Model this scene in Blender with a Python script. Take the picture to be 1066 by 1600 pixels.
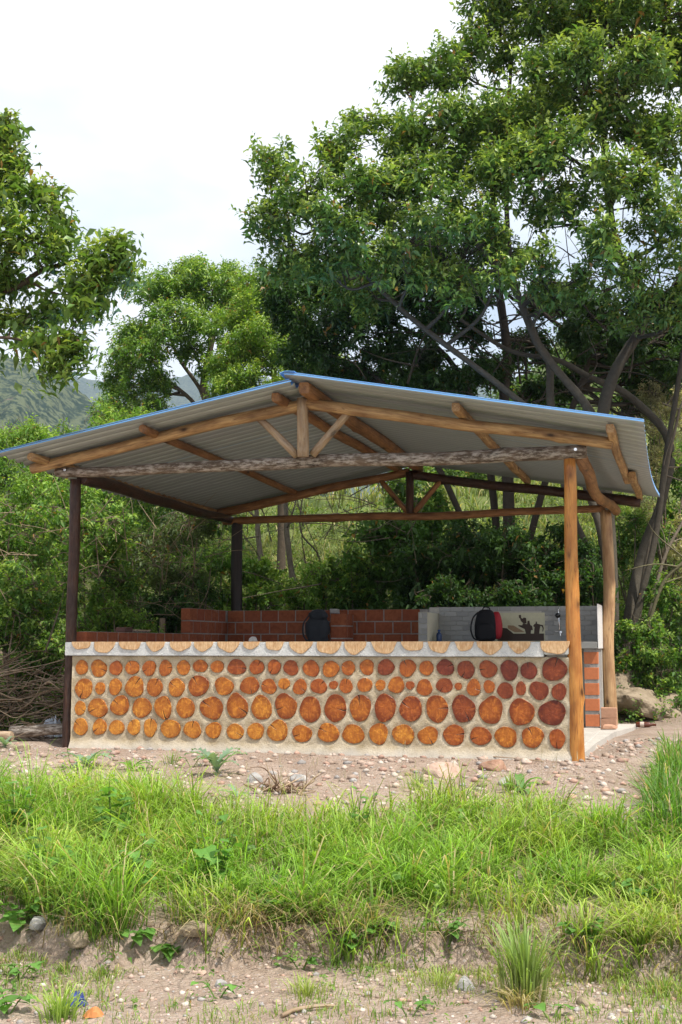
import bpy, bmesh, math, random
import numpy as np
from mathutils import Vector, Matrix
for o in list(bpy.data.objects): bpy.data.objects.remove(o)
S = bpy.context.scene
COL = S.collection
R = random.Random(7)
NR = np.random.default_rng(11)
PI = math.pi

# ---------------------------------------------------------------- camera
EYE = 0.95
PITCH = 0.110
FPX = 1876.0
cam = bpy.data.cameras.new('camera')
cam.sensor_fit = 'VERTICAL'; cam.sensor_height = 24.0
cam.lens = 24.0 * FPX / 1600.0
cam.clip_end = 20000
cam.clip_start = 0.1
co = bpy.data.objects.new('camera', cam); COL.objects.link(co)
co.location = (0, 0, EYE); co.rotation_euler = (PI/2 + PITCH, 0, 0)
S.camera = co

# ---------------------------------------------------------------- world, sun, exposure
SUN_EL = math.radians(60)
SUN_AZ = math.radians(48)      # direction the light comes FROM, clockwise from "behind the camera" towards the right
sx, sy, sz = math.cos(SUN_EL)*math.sin(SUN_AZ), -math.cos(SUN_EL)*math.cos(SUN_AZ), math.sin(SUN_EL)
W = bpy.data.worlds.new('World'); S.world = W; W.use_nodes = True
nt = W.node_tree; nt.nodes.clear()
def wn(t, **k):
    n = nt.nodes.new(t)
    for a, b in k.items(): setattr(n, a, b)
    return n
sky = wn('ShaderNodeTexSky', sky_type='NISHITA', sun_disc=False)
sky.sun_elevation = SUN_EL
sky.sun_rotation = math.atan2(sx, sy)
sky.air_density = 1.0; sky.dust_density = 2.0
bg = wn('ShaderNodeBackground'); bg.inputs[1].default_value = 0.08
bc = wn('ShaderNodeBackground'); bc.inputs[1].default_value = 0.92
tc = wn('ShaderNodeTexCoord'); mp = wn('ShaderNodeMapping'); mp.inputs['Scale'].default_value = (1, 1, 2.2)
mp.inputs['Location'].default_value = (0.35, 0.1, 0.25)
n1 = wn('ShaderNodeTexNoise'); n1.inputs['Scale'].default_value = 2.2; n1.inputs['Detail'].default_value = 5; n1.inputs['Roughness'].default_value = .5
cr = wn('ShaderNodeValToRGB')
cr.color_ramp.elements[0].position = .54; cr.color_ramp.elements[0].color = (.56, .65, .78, 1)
cr.color_ramp.elements[1].position = .70; cr.color_ramp.elements[1].color = (1.02, 1.03, 1.04, 1)
mx = wn('ShaderNodeMixShader'); mx.inputs[0].default_value = .9
wo = wn('ShaderNodeOutputWorld')
L = nt.links.new
sxyz = wn('ShaderNodeSeparateXYZ'); ma = wn('ShaderNodeMath', operation='MULTIPLY_ADD'); ma.inputs[1].default_value = .35
L(tc.outputs['Generated'], mp.inputs[0]); L(mp.outputs[0], n1.inputs['Vector']); L(tc.outputs['Generated'], sxyz.inputs[0])
L(sxyz.outputs[2], ma.inputs[0]); L(n1.outputs['Fac'], ma.inputs[2]); L(ma.outputs[0], cr.inputs[0])
L(cr.outputs[0], bc.inputs[0]); L(sky.outputs[0], bg.inputs[0]); L(bg.outputs[0], mx.inputs[1]); L(bc.outputs[0], mx.inputs[2]); L(mx.outputs[0], wo.inputs[0])
sd = bpy.data.lights.new('sun', 'SUN'); sd.energy = 4.0; sd.angle = math.radians(2.5); sd.color = (1, .95, .86)
so = bpy.data.objects.new('sun', sd); COL.objects.link(so)
so.rotation_euler = Vector((sx, sy, sz)).to_track_quat('Z', 'Y').to_euler()
S.view_settings.view_transform = 'Standard'; S.view_settings.look = 'None'
S.view_settings.exposure = 0.64; S.view_settings.gamma = 1; S.view_settings.use_curve_mapping = False
S.render.engine = 'CYCLES'
S.cycles.max_bounces = 8; S.cycles.transparent_max_bounces = 8

HAZE_D = 0.00020
LOGS="1,-4.798,0.727,0.067,0.077 1,-4.613,0.719,0.091,0.086 1,-4.427,0.722,0.069,0.074 1,-4.250,0.728,0.076,0.069 1,-4.072,0.724,0.070,0.076 1,-3.901,0.725,0.072,0.078 1,-3.713,0.731,0.072,0.073 1,-3.540,0.746,0.076,0.063 1,-3.365,0.742,0.068,0.061 1,-3.167,0.738,0.092,0.081 1,-2.964,0.739,0.076,0.069 1,-2.789,0.742,0.068,0.069 1,-2.623,0.734,0.075,0.075 2,-4.771,0.521,0.097,0.103 2,-4.592,0.525,0.053,0.064 2,-4.428,0.541,0.071,0.081 2,-4.222,0.543,0.105,0.099 2,-4.011,0.540,0.083,0.092 2,-3.782,0.540,0.087,0.089 2,-3.555,0.559,0.111,0.100 2,-3.293,0.557,0.097,0.086 2,-3.034,0.566,0.096,0.085 2,-2.842,0.559,0.078,0.073 2,-2.691,0.587,0.058,0.053 2,-2.535,0.557,0.070,0.073 3,-4.807,0.331,0.062,0.072 3,-4.614,0.334,0.109,0.093 3,-4.376,0.361,0.100,0.100 3,-4.143,0.343,0.104,0.099 3,-3.917,0.349,0.093,0.110 3,-3.687,0.348,0.097,0.100 3,-3.418,0.351,0.115,0.116 3,-3.158,0.371,0.107,0.127 3,-2.914,0.361,0.105,0.119 3,-2.675,0.378,0.109,0.123 3,-2.434,0.352,0.108,0.122 4,-4.794,0.150,0.080,0.086 4,-4.588,0.152,0.074,0.083 4,-4.406,0.150,0.081,0.073 4,-4.220,0.156,0.068,0.078 4,-4.051,0.155,0.072,0.087 4,-3.837,0.149,0.105,0.089 4,-3.610,0.145,0.094,0.081 4,-3.393,0.144,0.085,0.076 4,-3.176,0.135,0.089,0.076 4,-2.971,0.143,0.086,0.078 4,-2.751,0.152,0.099,0.107 4,-2.514,0.130,0.103,0.079 1,-2.426,0.729,0.079,0.082 1,-2.235,0.725,0.081,0.080 1,-2.066,0.736,0.067,0.069 1,-1.887,0.744,0.074,0.071 1,-1.708,0.743,0.081,0.076 1,-1.506,0.739,0.080,0.081 1,-1.330,0.740,0.067,0.070 1,-1.156,0.745,0.084,0.073 1,-0.969,0.727,0.081,0.084 1,-0.769,0.733,0.085,0.077 1,-0.578,0.725,0.084,0.091 1,-0.406,0.721,0.076,0.078 1,-0.183,0.734,0.110,0.109 2,-2.352,0.565,0.084,0.070 2,-2.209,0.579,0.044,0.040 2,-2.089,0.570,0.065,0.069 2,-1.908,0.582,0.074,0.066 2,-1.760,0.583,0.048,0.051 2,-1.610,0.584,0.073,0.081 2,-1.482,0.583,0.040,0.041 2,-1.351,0.563,0.080,0.073 2,-1.167,0.584,0.077,0.070 2,-1.039,0.578,0.037,0.034 2,-0.900,0.567,0.068,0.074 2,-0.761,0.578,0.051,0.062 2,-0.617,0.544,0.072,0.078 2,-0.478,0.564,0.048,0.062 2,-0.319,0.549,0.085,0.085 2,-0.145,0.539,0.066,0.077 3,-2.190,0.367,0.109,0.131 3,-1.952,0.373,0.105,0.125 3,-1.718,0.378,0.104,0.129 3,-1.478,0.372,0.105,0.121 3,-1.236,0.376,0.106,0.125 3,-0.995,0.379,0.107,0.127 3,-0.747,0.371,0.106,0.131 3,-0.476,0.359,0.109,0.127 3,-0.209,0.356,0.126,0.110 4,-2.258,0.142,0.101,0.093 4,-2.020,0.134,0.105,0.093 4,-1.779,0.144,0.094,0.095 4,-1.547,0.142,0.105,0.092 4,-1.320,0.137,0.094,0.084 4,-1.083,0.146,0.103,0.093 4,-0.844,0.142,0.097,0.085 4,-0.618,0.139,0.103,0.092 4,-0.383,0.144,0.104,0.091 4,-0.169,0.133,0.072,0.086"
CAPS="-4.794,0.102,0.077 -4.545,0.112,0.113 -4.267,0.118,0.083 -3.995,0.098,0.090 -3.737,0.107,0.094 -3.500,0.096,0.093 -3.240,0.112,0.098 -3.014,0.079,0.074 -2.778,0.088,0.087 -2.521,0.116,0.105 -2.247,0.117,0.119 -1.995,0.103,0.128 -1.718,0.122,0.110 -1.450,0.103,0.088 -1.205,0.104,0.102 -0.975,0.088,0.084 -0.744,0.116,0.110 -0.484,0.100,0.100 -0.171,0.127,0.123"
# ---------------------------------------------------------------- helpers
def W3(u, v, Y):
    """a point of the place at distance Y, along the sight line measured in the photograph"""
    a = (u-533)/FPX; b = (800-v)/FPX
    dy = math.cos(PITCH) - b*math.sin(PITCH); dz = math.sin(PITCH) + b*math.cos(PITCH)
    return Vector((a*Y/dy, Y, EYE + dz*Y/dy))
def tag(o, label=None, cat=None, group=None, kind=None):
    if label: o['label'] = label
    if cat: o['category'] = cat
    if group: o['group'] = group
    if kind: o['kind'] = kind
    return o
def link(name, me, mat=None, parent=None, loc=None, rot=None, smooth=False):
    o = bpy.data.objects.new(name, me); COL.objects.link(o)
    if mat:
        for m in (mat if isinstance(mat, (list, tuple)) else [mat]):
            if not (me.materials and m.name in [x.name for x in me.materials]): me.materials.append(m)
    if parent: o.parent = parent
    if loc is not None: o.location = loc
    if rot is not None: o.rotation_euler = rot
    if smooth: me.shade_smooth()
    return o
def empty(name, loc=(0,0,0), rz=0.0):
    o = bpy.data.objects.new(name, None); COL.objects.link(o); o.location = loc; o.rotation_euler = (0,0,rz); o.empty_display_size = .2
    return o
def npmesh(name, V, F, colors=None, smooth=False):
    V = np.asarray(V, np.float32).reshape(-1, 3); F = np.asarray(F, np.int32); k = F.shape[1]
    me = bpy.data.meshes.new(name)
    me.vertices.add(len(V)); me.vertices.foreach_set('co', V.ravel())
    me.loops.add(F.size); me.loops.foreach_set('vertex_index', F.ravel())
    me.polygons.add(len(F)); me.polygons.foreach_set('loop_start', np.arange(0, F.size, k, dtype=np.int32))
    me.polygons.foreach_set('loop_total', np.full(len(F), k, np.int32))
    if smooth: me.polygons.foreach_set('use_smooth', np.ones(len(F), bool))
    if colors is not None:
        c = np.ones((len(V), 4), np.float32); c[:, :3] = colors
        at = me.attributes.new('tint', 'FLOAT_COLOR', 'POINT'); at.data.foreach_set('color', c.ravel())
    me.update(calc_edges=True)
    return me
def nrm(a):
    return a/np.maximum(np.linalg.norm(a, axis=-1, keepdims=True), 1e-9)
def box_me(name, x0, x1, y0, y1, z0, z1, bev=0.0, seg=1, jit=0.0):
    bm = bmesh.new(); bmesh.ops.create_cube(bm, size=1)
    for v in bm.verts:
        v.co = Vector(((x0+x1)/2+v.co.x*(x1-x0)+R.uniform(-jit, jit), (y0+y1)/2+v.co.y*(y1-y0)+R.uniform(-jit, jit), (z0+z1)/2+v.co.z*(z1-z0)+R.uniform(-jit, jit)))
    if bev: bmesh.ops.bevel(bm, geom=bm.edges[:], offset=bev, segments=seg, affect='EDGES')
    me = bpy.data.meshes.new(name); bm.to_mesh(me); bm.free(); return me
def smoothstep(a, b, x):
    t = np.clip((x-a)/(b-a), 0, 1); return t*t*(3-2*t)
# value noise, numpy
_P = NR.permutation(4096)
def vnoise(x, y, seed=0):
    x = np.asarray(x, float); y = np.asarray(y, float)
    xi = np.floor(x).astype(np.int64); yi = np.floor(y).astype(np.int64); fx = x-xi; fy = y-yi
    fx = fx*fx*(3-2*fx); fy = fy*fy*(3-2*fy)
    def h(a, b): return _P[(_P[(a+seed*17) & 4095]+b) & 4095]/4095.0
    return (h(xi,yi)*(1-fx)+h(xi+1,yi)*fx)*(1-fy)+(h(xi,yi+1)*(1-fx)+h(xi+1,yi+1)*fx)*fy
def fbm(x, y, oct=4, seed=0):
    s = 0; a = .5
    for k in range(oct):
        s = s+a*vnoise(x*2**k, y*2**k, seed+k); a *= .5
    return s
# ---------------------------------------------------------------- materials
class M:
    def __init__(s, name, rough=.8, spec=.3, metal=0.0):
        s.m = bpy.data.materials.new(name); s.m.use_nodes = True
        s.nt = s.m.node_tree; s.b = s.nt.nodes['Principled BSDF']; s.out = s.nt.nodes['Material Output']
        s.b.inputs['Roughness'].default_value = rough; s.b.inputs['Specular IOR Level'].default_value = spec; s.b.inputs['Metallic'].default_value = metal
    def n(s, t, ins=None, **k):
        n = s.nt.nodes.new(t)
        for a, b in k.items(): setattr(n, a, b)
        if ins:
            for a, b in ins.items():
                if isinstance(b, bpy.types.NodeSocket): s.nt.links.new(b, n.inputs[a])
                else: n.inputs[a].default_value = b
        return n
    def l(s, a, b): s.nt.links.new(a, b)
    def coord(s, kind='Object', scale=(1,1,1), rand=True):
        t = s.n('ShaderNodeTexCoord'); mp = s.n('ShaderNodeMapping', {'Vector': t.outputs[kind], 'Scale': scale})
        if rand:
            oi = s.n('ShaderNodeObjectInfo'); mu = s.n('ShaderNodeMath', {0: oi.outputs['Random'], 1: 37.0}, operation='MULTIPLY')
            cx = s.n('ShaderNodeCombineXYZ', {0: mu.outputs[0], 1: mu.outputs[0], 2: mu.outputs[0]}); s.l(cx.outputs[0], mp.inputs['Location'])
        return mp.outputs[0]
    def noise(s, vec, scale, detail=4, rough=.55, dist=0.0):
        return s.n('ShaderNodeTexNoise', {'Vector': vec, 'Scale': scale, 'Detail': detail, 'Roughness': rough, 'Distortion': dist}).outputs['Fac']
    def ramp(s, fac, stops, interp='LINEAR'):
        r = s.n('ShaderNodeValToRGB', {0: fac}); r.color_ramp.interpolation = interp; e = r.color_ramp.elements
        while len(e) < len(stops): e.new(.5)
        for i, (p, c) in enumerate(stops):
            e[i].position = p; e[i].color = (c, c, c, 1) if isinstance(c, (int, float)) else (*c, 1)
        return r.outputs[0]
    def mix(s, fac, a, b, mode='MIX'):
        m = s.n('ShaderNodeMix', data_type='RGBA', blend_type=mode)
        for i, x in ((0, fac), (6, a), (7, b)):
            if isinstance(x, bpy.types.NodeSocket): s.l(x, m.inputs[i])
            else: m.inputs[i].default_value = x if i == 0 else (*x, 1)
        return m.outputs[2]
    def math(s, op, a, b=0.0):
        return s.n('ShaderNodeMath', {0: a, 1: b}, operation=op).outputs[0]
    def color(s, c):
        if isinstance(c, bpy.types.NodeSocket): s.l(c, s.b.inputs['Base Color'])
        else: s.b.inputs['Base Color'].default_value = (*c, 1)
        return s
    def bump(s, h, strength=.5, dist=.01):
        b = s.n('ShaderNodeBump', {'Height': h, 'Strength': strength, 'Distance': dist}); s.l(b.outputs[0], s.b.inputs['Normal']); return s
def flat(name, c, rough=.7, spec=.3, metal=0.0, var=.15):
    m = M(name, rough, spec, metal); v = m.coord(); n = m.noise(v, 30, 3)
    m.color(m.mix(n, tuple(x*(1-var) for x in c), tuple(min(1, x*(1+var)) for x in c))).bump(n, .2, .003); return m.m
def wood(name, c0, c1, dark, rough=.55, bark=0.0, knots=True):
    m = M(name, rough, .35)
    v = m.coord('Object', (1, 1, .09)); g = m.noise(v, 55, 6, .65)
    v2 = m.coord('Object', (1, 1, .35)); g2 = m.noise(v2, 9, 3)
    base = m.mix(m.ramp(g, [(.36, 0), (.64, 1)]), c0, c1)
    base = m.mix(m.ramp(g2, [(.42, 0), (.66, .65)]), base, dark)
    if knots:
        vo = m.n('ShaderNodeTexVoronoi', {'Vector': m.coord('Object', (1, 1, .45)), 'Scale': 5.5})
        k = m.ramp(vo.outputs['Distance'], [(.05, 1), (.12, .35), (.22, 0)])
        base = m.mix(k, base, tuple(x*.28 for x in dark))
    cr_ = m.noise(m.coord('Object', (1, 1, .05)), 26, 2, .5)
    ck = m.ramp(cr_, [(.485, 0), (.5, 1), (.515, 0)])
    base = m.mix(m.math('MULTIPLY', ck, .55), base, tuple(x*.35 for x in dark))
    h = g
    if bark:
        nb = m.noise(m.coord('Object', (1, 1, .28)), 45, 5, .7)
        pt = m.noise(m.coord('Object', (1, 1, .4)), 16, 4, .7)
        fl = m.ramp(m.math('MULTIPLY', nb, m.math('ADD', pt, .5)), [(.44, 0), (.62, bark)])
        base = m.mix(fl, base, (.50, .45, .40)); h = m.math('ADD', g, nb)
    m.color(base).bump(h, .7, .006)
    return m.m
def foliage(name, trans=.35, rough=.42, spec=.45):
    m = M(name, rough, spec)
    a = m.n('ShaderNodeAttribute', attribute_name='tint').outputs['Color']
    m.color(a)
    t = m.n('ShaderNodeBsdfTranslucent', {'Color': m.mix(1.0, a, (1.5, 1.55, .6), 'MULTIPLY')})
    mx_ = m.n('ShaderNodeMixShader', {0: trans, 1: m.b.outputs[0], 2: t.outputs[0]})
    m.l(mx_.outputs[0], m.out.inputs[0])
    return m.m
# ---------------------------------------------------------------- poles
def pole_me(a, b, r0, r1, seed=0, wob=.012, lump=.06, sides=14, bend=None, square=False, step=.09):
    """tapering, slightly crooked stick of length |b-a| along local Z; returns mesh, location, rotation"""
    a = Vector(a); b = Vector(b); Ln = (b-a).length; n = max(4, int(Ln/step)); rs = random.Random(seed)
    ph = [rs.uniform(0, 6.28) for _ in range(8)]
    kn = [(rs.uniform(0, Ln), rs.uniform(0, 6.28), rs.uniform(.12, .28)) for _ in range(int(Ln*2.2))]
    V = []; F = []
    for i in range(n+1):
        t = i/n; z = t*Ln; env = math.sin(PI*min(1, max(0, t)))**.5
        cx = wob*env*(math.sin(z*1.7+ph[0])+.5*math.sin(z*4.1+ph[1])); cy = wob*env*(math.sin(z*1.5+ph[2])+.5*math.sin(z*3.7+ph[3]))
        if bend: cx += bend[0]*math.sin(PI*t); cy += bend[1]*math.sin(PI*t)
        rr = r0+(r1-r0)*t
        for k in range(sides):
            an = 2*PI*k/sides
            q = 1+lump*(math.sin(2*an+ph[4]+z*1.1)*.5+math.sin(3*an+ph[5]-z*2.3)*.35+math.sin(z*7+ph[6]+an)*.35)
            for kz, ka, kr in kn:
                d = ((z-kz)/.05)**2+((an-ka+PI) % (2*PI)-PI)**2/.25
                if d < 5: q += kr*math.exp(-d)
            if i in (0, n): q *= .93
            if square:
                m_ = max(abs(math.cos(an)), abs(math.sin(an))); q *= min(1.32, 1/m_)*.95
            V.append((cx+rr*q*math.cos(an), cy+rr*q*math.sin(an), z))
    for i in range(n):
        for k in range(sides):
            k2 = (k+1) % sides; F.append((i*sides+k, i*sides+k2, (i+1)*sides+k2, (i+1)*sides+k))
    me = bpy.data.meshes.new('pole'); me.from_pydata(V, [], F+[tuple(range(sides-1, -1, -1)), tuple(range(n*sides, (n+1)*sides))]); me.update()
    for p in me.polygons: p.use_smooth = len(p.vertices) == 4
    q = (b-a).to_track_quat('Z', 'Y')
    return me, a, q.to_euler()
def pole(name, a, b, r0, r1, mat, parent, seed=0, **k):
    me, loc, rot = pole_me(a, b, r0, r1, seed, **k)
    return link(name, me, mat, parent, loc, rot)
# ---------------------------------------------------------------- tubes (many in one mesh), leaves, grass
def catmull(P, n):
    P = np.asarray(P, float); out = []
    Q = np.vstack([2*P[0]-P[1], P, 2*P[-1]-P[-2]])
    for i in range(1, len(Q)-2):
        for t in np.linspace(0, 1, n, endpoint=False):
            a, b, c, d = Q[i-1], Q[i], Q[i+1], Q[i+2]
            out.append(.5*((2*b)+(-a+c)*t+(2*a-5*b+4*c-d)*t*t+(-a+3*b-3*c+d)*t**3))
    out.append(P[-1]); return np.array(out)
class Tubes:
    def __init__(s): s.V = []; s.F = []; s.C = []; s.o = 0
    def add(s, P, r0, r1, sides=6, col=(.1, .08, .06), rough=0.0):
        P = np.asarray(P, float); n = len(P); T = nrm(np.gradient(P, axis=0))
        up = np.array([0, 0, 1.]) if abs(T[0, 2]) < .9 else np.array([1., 0, 0])
        A = nrm(np.cross(T, up)); B = np.cross(T, A); r = np.linspace(r0, r1, n)[:, None, None]
        if rough: r = r*(1+NR.uniform(-rough, rough, (n, sides, 1)))
        an = np.linspace(0, 2*PI, sides, endpoint=False)[None, :, None]
        V = P[:, None]+r*(np.cos(an)*A[:, None]+np.sin(an)*B[:, None])
        i = np.arange(n-1)[:, None]*sides; k = np.arange(sides)[None]; k2 = (k+1) % sides
        F = np.stack([i+k, i+k2, i+sides+k2, i+sides+k], -1).reshape(-1, 4)+s.o
        s.V.append(V.reshape(-1, 3)); s.F.append(F); s.C.append(np.tile(np.array(col)*NR.uniform(.8, 1.2), (n*sides, 1))); s.o += n*sides
    def mesh(s, name):
        return npmesh(name, np.concatenate(s.V), np.concatenate(s.F), np.concatenate(s.C), True)
def leaves_me(name, P, D, N, Ln, Wd, Cc, droop=.35, simple=False):
    """one folded, drooping leaf per row: 5 vertices, 4 triangles"""
    D = nrm(D); N = nrm(N-(N*D).sum(1, keepdims=True)*D); Sd = np.cross(D, N); n = len(P)
    Ln = Ln[:, None]; Wd = Wd[:, None]; dn = np.array([0, 0, -1.])
    base = P; mid = P+D*Ln*.5; tip = P+D*Ln*.96+dn*Ln*droop
    mid = mid+dn*Ln*droop*.18
    l = P+D*Ln*.42+Sd*Wd*.5+N*Wd*.16; r = P+D*Ln*.42-Sd*Wd*.5+N*Wd*.16
    if simple:
        V = np.stack([base, l, r, tip], 1).reshape(-1, 3); q = np.array([[0, 3, 1], [0, 2, 3]])
        return npmesh(name, V, (np.arange(n)[:, None, None]*4+q[None]).reshape(-1, 3), np.repeat(Cc, 4, 0))
    V = np.stack([base, l, mid, r, tip], 1).reshape(-1, 3)
    q = np.array([[0, 2, 1], [0, 3, 2], [1, 2, 4], [2, 3, 4]])
    F = (np.arange(n)[:, None, None]*5+q[None]).reshape(-1, 3)
    return npmesh(name, V, F, np.repeat(Cc, 5, 0))
def blades_me(name, P, H, az, lean, w, Cb, Ct):
    n = len(P); d = np.stack([np.cos(az), np.sin(az), 0*az], 1); sd = np.stack([-np.sin(az), np.cos(az), 0*az], 1)
    tw = NR.uniform(-.9, .9, n)[:, None]; sd = nrm(sd*np.cos(tw)+d*np.sin(tw))
    H = H[:, None]; lean = lean[:, None]; w = w[:, None]; up = np.array([0, 0, 1.])
    m1 = P+up*H*.5+d*H*lean*.22; m2 = P+up*H*(.86-.12*lean)+d*H*lean*.62; tp = P+up*H*(1.0-.32*lean)+d*H*lean*1.05
    V = np.stack([P-sd*w*.4, P+sd*w*.4, m1-sd*w*.5, m1+sd*w*.5, m2-sd*w*.32, m2+sd*w*.32, tp], 1).reshape(-1, 3)
    q = np.array([[0, 1, 3], [0, 3, 2], [2, 3, 5], [2, 5, 4], [4, 5, 6]])
    F = (np.arange(n)[:, None, None]*7+q[None]).reshape(-1, 3)
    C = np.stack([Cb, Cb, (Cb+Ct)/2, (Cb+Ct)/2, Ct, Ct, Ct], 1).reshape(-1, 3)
    return npmesh(name, V, F, C)
def sprig_leaves(P, D, m, L0, W0, colr, tipc, spread=1.0):
    """twigs ending at P and pointing along D, each with m alternate leaves of mixed size"""
    n = len(P); D = nrm(D); k = np.arange(m)[None]; az = k*PI+NR.uniform(0, 6.28, (n, 1))+NR.normal(0, .7, (n, m)); t = (k+1)/m
    tl = L0*NR.uniform(1.2, 3.0, (n, 1))
    A = nrm(np.cross(D, np.array([.13, .21, 1.])+NR.normal(0, .2, (n, 3)))); B = np.cross(D, A)
    rad = A[:, None]*np.cos(az)[..., None]+B[:, None]*np.sin(az)[..., None]
    Ld = D[:, None]*(.35+.5*t[..., None])+rad*spread*.85+np.array([0, 0, -.05])+NR.normal(0, .28, (n, m, 3))
    pos = P[:, None]-D[:, None]*((1-t)*tl)[..., None]-np.array([0, 0, 1.])*(.12*tl*(1-t)**2)[..., None]
    Nn = np.array([0, 0, 1.])+D[:, None]*.5+NR.normal(0, .45, (n, m, 3))
    ts = NR.uniform(.7, 1.2, (n, 1)); Ln = L0*ts*NR.uniform(.5, 1.25, (n, m))*(1-.3*t); Wd = Ln*W0*NR.uniform(.75, 1.15, (n, m))
    sc = NR.uniform(.65, 1.25, (n, 1, 1)); base = np.array(colr)[None, None]*sc; tp = np.array(tipc)[None, None]*NR.uniform(.7, 1.2, (n, 1, 1))
    f = np.clip(t[..., None]*1.3-.55+NR.normal(0, .35, (n, 1, 1)), 0, 1); C = base*(1-f)+tp*f
    old = NR.random((n, m, 1)) < .012; C = np.where(old, np.array([.30, .17, .05]), C)*NR.uniform(.8, 1.2, (n, m, 1))
    r_ = lambda a: a.reshape(-1, a.shape[-1])
    return r_(pos), r_(Ld), r_(Nn), Ln.ravel(), Wd.ravel(), r_(C)
def lobe_points(lobes, dens, flat_=.8, inner=.25, lowcut=-.35, nsub=4):
    """twig-end points on the shells of crown lobes (centre, radius)"""
    P = []; D = []; subs = []
    for c, r in lobes:
        for k in range(int(5+nsub)):
            d = nrm(NR.normal(0, 1, 3)); q = r*NR.uniform(.30, .55); subs.append((np.array(c)+d*(r*1.05-q*.8)*np.array([1, 1, .85])*(.45+.55*NR.random()**.5), q))
    for c, r in subs:
        n = max(5, int(dens*r*r*4)); d = nrm(NR.normal(0, 1, (n, 3))); d = d[d[:, 2] > lowcut-.25*NR.random(len(d))]
        n = len(d); rr = r*(1-inner*NR.random((n, 1))**1.6)*(1+.16*(fbm(d[:, 0]*2.5+c[0]*3+9, d[:, 2]*2.5+d[:, 1]*2+c[2]*3+9, 2)[:, None]-.4)*2)
        P.append(np.array(c)+d*rr*np.array([1, 1, flat_])+np.where(NR.random((n, 1)) < .45, NR.normal(0, .34, (n, 3))*r, 0)); D.append(d+np.array([0, 0, .45])+NR.normal(0, .3, d.shape))
    return np.concatenate(P), np.concatenate(D)
# ---------------------------------------------------------------- material set
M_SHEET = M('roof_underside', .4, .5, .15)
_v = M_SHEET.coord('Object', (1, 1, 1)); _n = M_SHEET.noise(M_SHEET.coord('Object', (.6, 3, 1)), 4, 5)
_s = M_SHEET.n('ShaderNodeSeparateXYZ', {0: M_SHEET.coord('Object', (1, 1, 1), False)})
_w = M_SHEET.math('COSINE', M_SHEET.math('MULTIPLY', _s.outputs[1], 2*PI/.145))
_d = M_SHEET.ramp(M_SHEET.math('ADD', _w, M_SHEET.math('MULTIPLY', _n, .8)), [(.15, 1), (1.0, 0)])   # corrugation shading painted as dark stripes along the troughs
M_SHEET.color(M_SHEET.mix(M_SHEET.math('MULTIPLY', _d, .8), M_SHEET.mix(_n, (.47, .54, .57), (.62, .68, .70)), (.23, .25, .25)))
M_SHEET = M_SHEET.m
M_BLUE = flat('blue_paint', (.18, .42, .80), .4, .4, 0, .08)
M_WOOD = wood('round_timber', (.29, .155, .065), (.56, .37, .18), (.14, .065, .03))
M_WOODR = wood('red_round_timber', (.22, .105, .045), (.37, .19, .08), (.11, .045, .02))
M_GREY = wood('bark_timber', (.095, .065, .045), (.19, .14, .10), (.05, .035, .025), .8, .7)
M_GREY2 = wood('weathered_timber', (.32, .21, .12), (.46, .34, .22), (.16, .10, .06), .7, .25)
M_DARK = wood('dark_stained_timber', (.032, .013, .008), (.07, .027, .014), (.018, .008, .006), .45, .04)
M_BLACK = wood('black_timber', (.018, .012, .01), (.032, .02, .015), (.01, .008, .006), .5, 0)
M_ORANGE = wood('varnished_post', (.50, .20, .045), (.62, .30, .08), (.26, .085, .02), .3)
M_TAN = wood('pale_post', (.42, .25, .12), (.54, .36, .19), (.22, .11, .05), .5)
M_BARK = M('tree_bark', .9, .15)
_a = M_BARK.n('ShaderNodeAttribute', attribute_name='tint').outputs['Color']; _n = M_BARK.noise(M_BARK.coord('Object', (1, 1, 1), False), 14, 6, .7)
M_BARK.color(M_BARK.mix(_n, (.3, .3, .3), (1.7, 1.7, 1.6))); _c = M_BARK.mix(1.0, _a, M_BARK.mix(_n, (.45, .45, .45), (1.6, 1.6, 1.5)), 'MULTIPLY')
M_BARK.color(_c).bump(_n, .8, .02); M_BARK = M_BARK.m
M_LEAF = foliage('leaves', .30, .38, .5)
M_LEAFB = foliage('soft_leaves', .36, .55, .3)
M_GRASS = foliage('grass_blades', .38, .5, .3)
M_CHROME = M('chrome', .12, .5, 1.0).color((.8, .8, .8)).m
M_BLACKM = flat('black_fabric', (.012, .012, .015), .8, .2)
M_GREYF = flat('charcoal_fabric', (.028, .031, .038), .75, .25)
M_RED = flat('red_fabric', (.30, .012, .02), .6, .3)
def concrete(name, c0, c1, scale=12, bump=.6):
    m = M(name, .9, .2); v = m.coord('Object', (1, 1, 1), False); a = m.noise(v, scale, 6, .65); b = m.noise(v, 3, 4)
    g = m.noise(v, 90, 3, .7)
    c = m.mix(m.ramp(a, [(.35, 0), (.65, 1)]), c0, c1); c = m.mix(m.ramp(b, [(.5, 0), (.7, .5)]), c, tuple(x*.72 for x in c0))
    c = m.mix(m.ramp(g, [(.56, 0), (.66, .55)]), c, tuple(x*.6 for x in c0))
    m.color(c).bump(m.math('ADD', a, g), bump, .008); return m
_m = concrete('sand_mortar', (.42, .335, .215), (.60, .515, .385), 9, .9)
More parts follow.
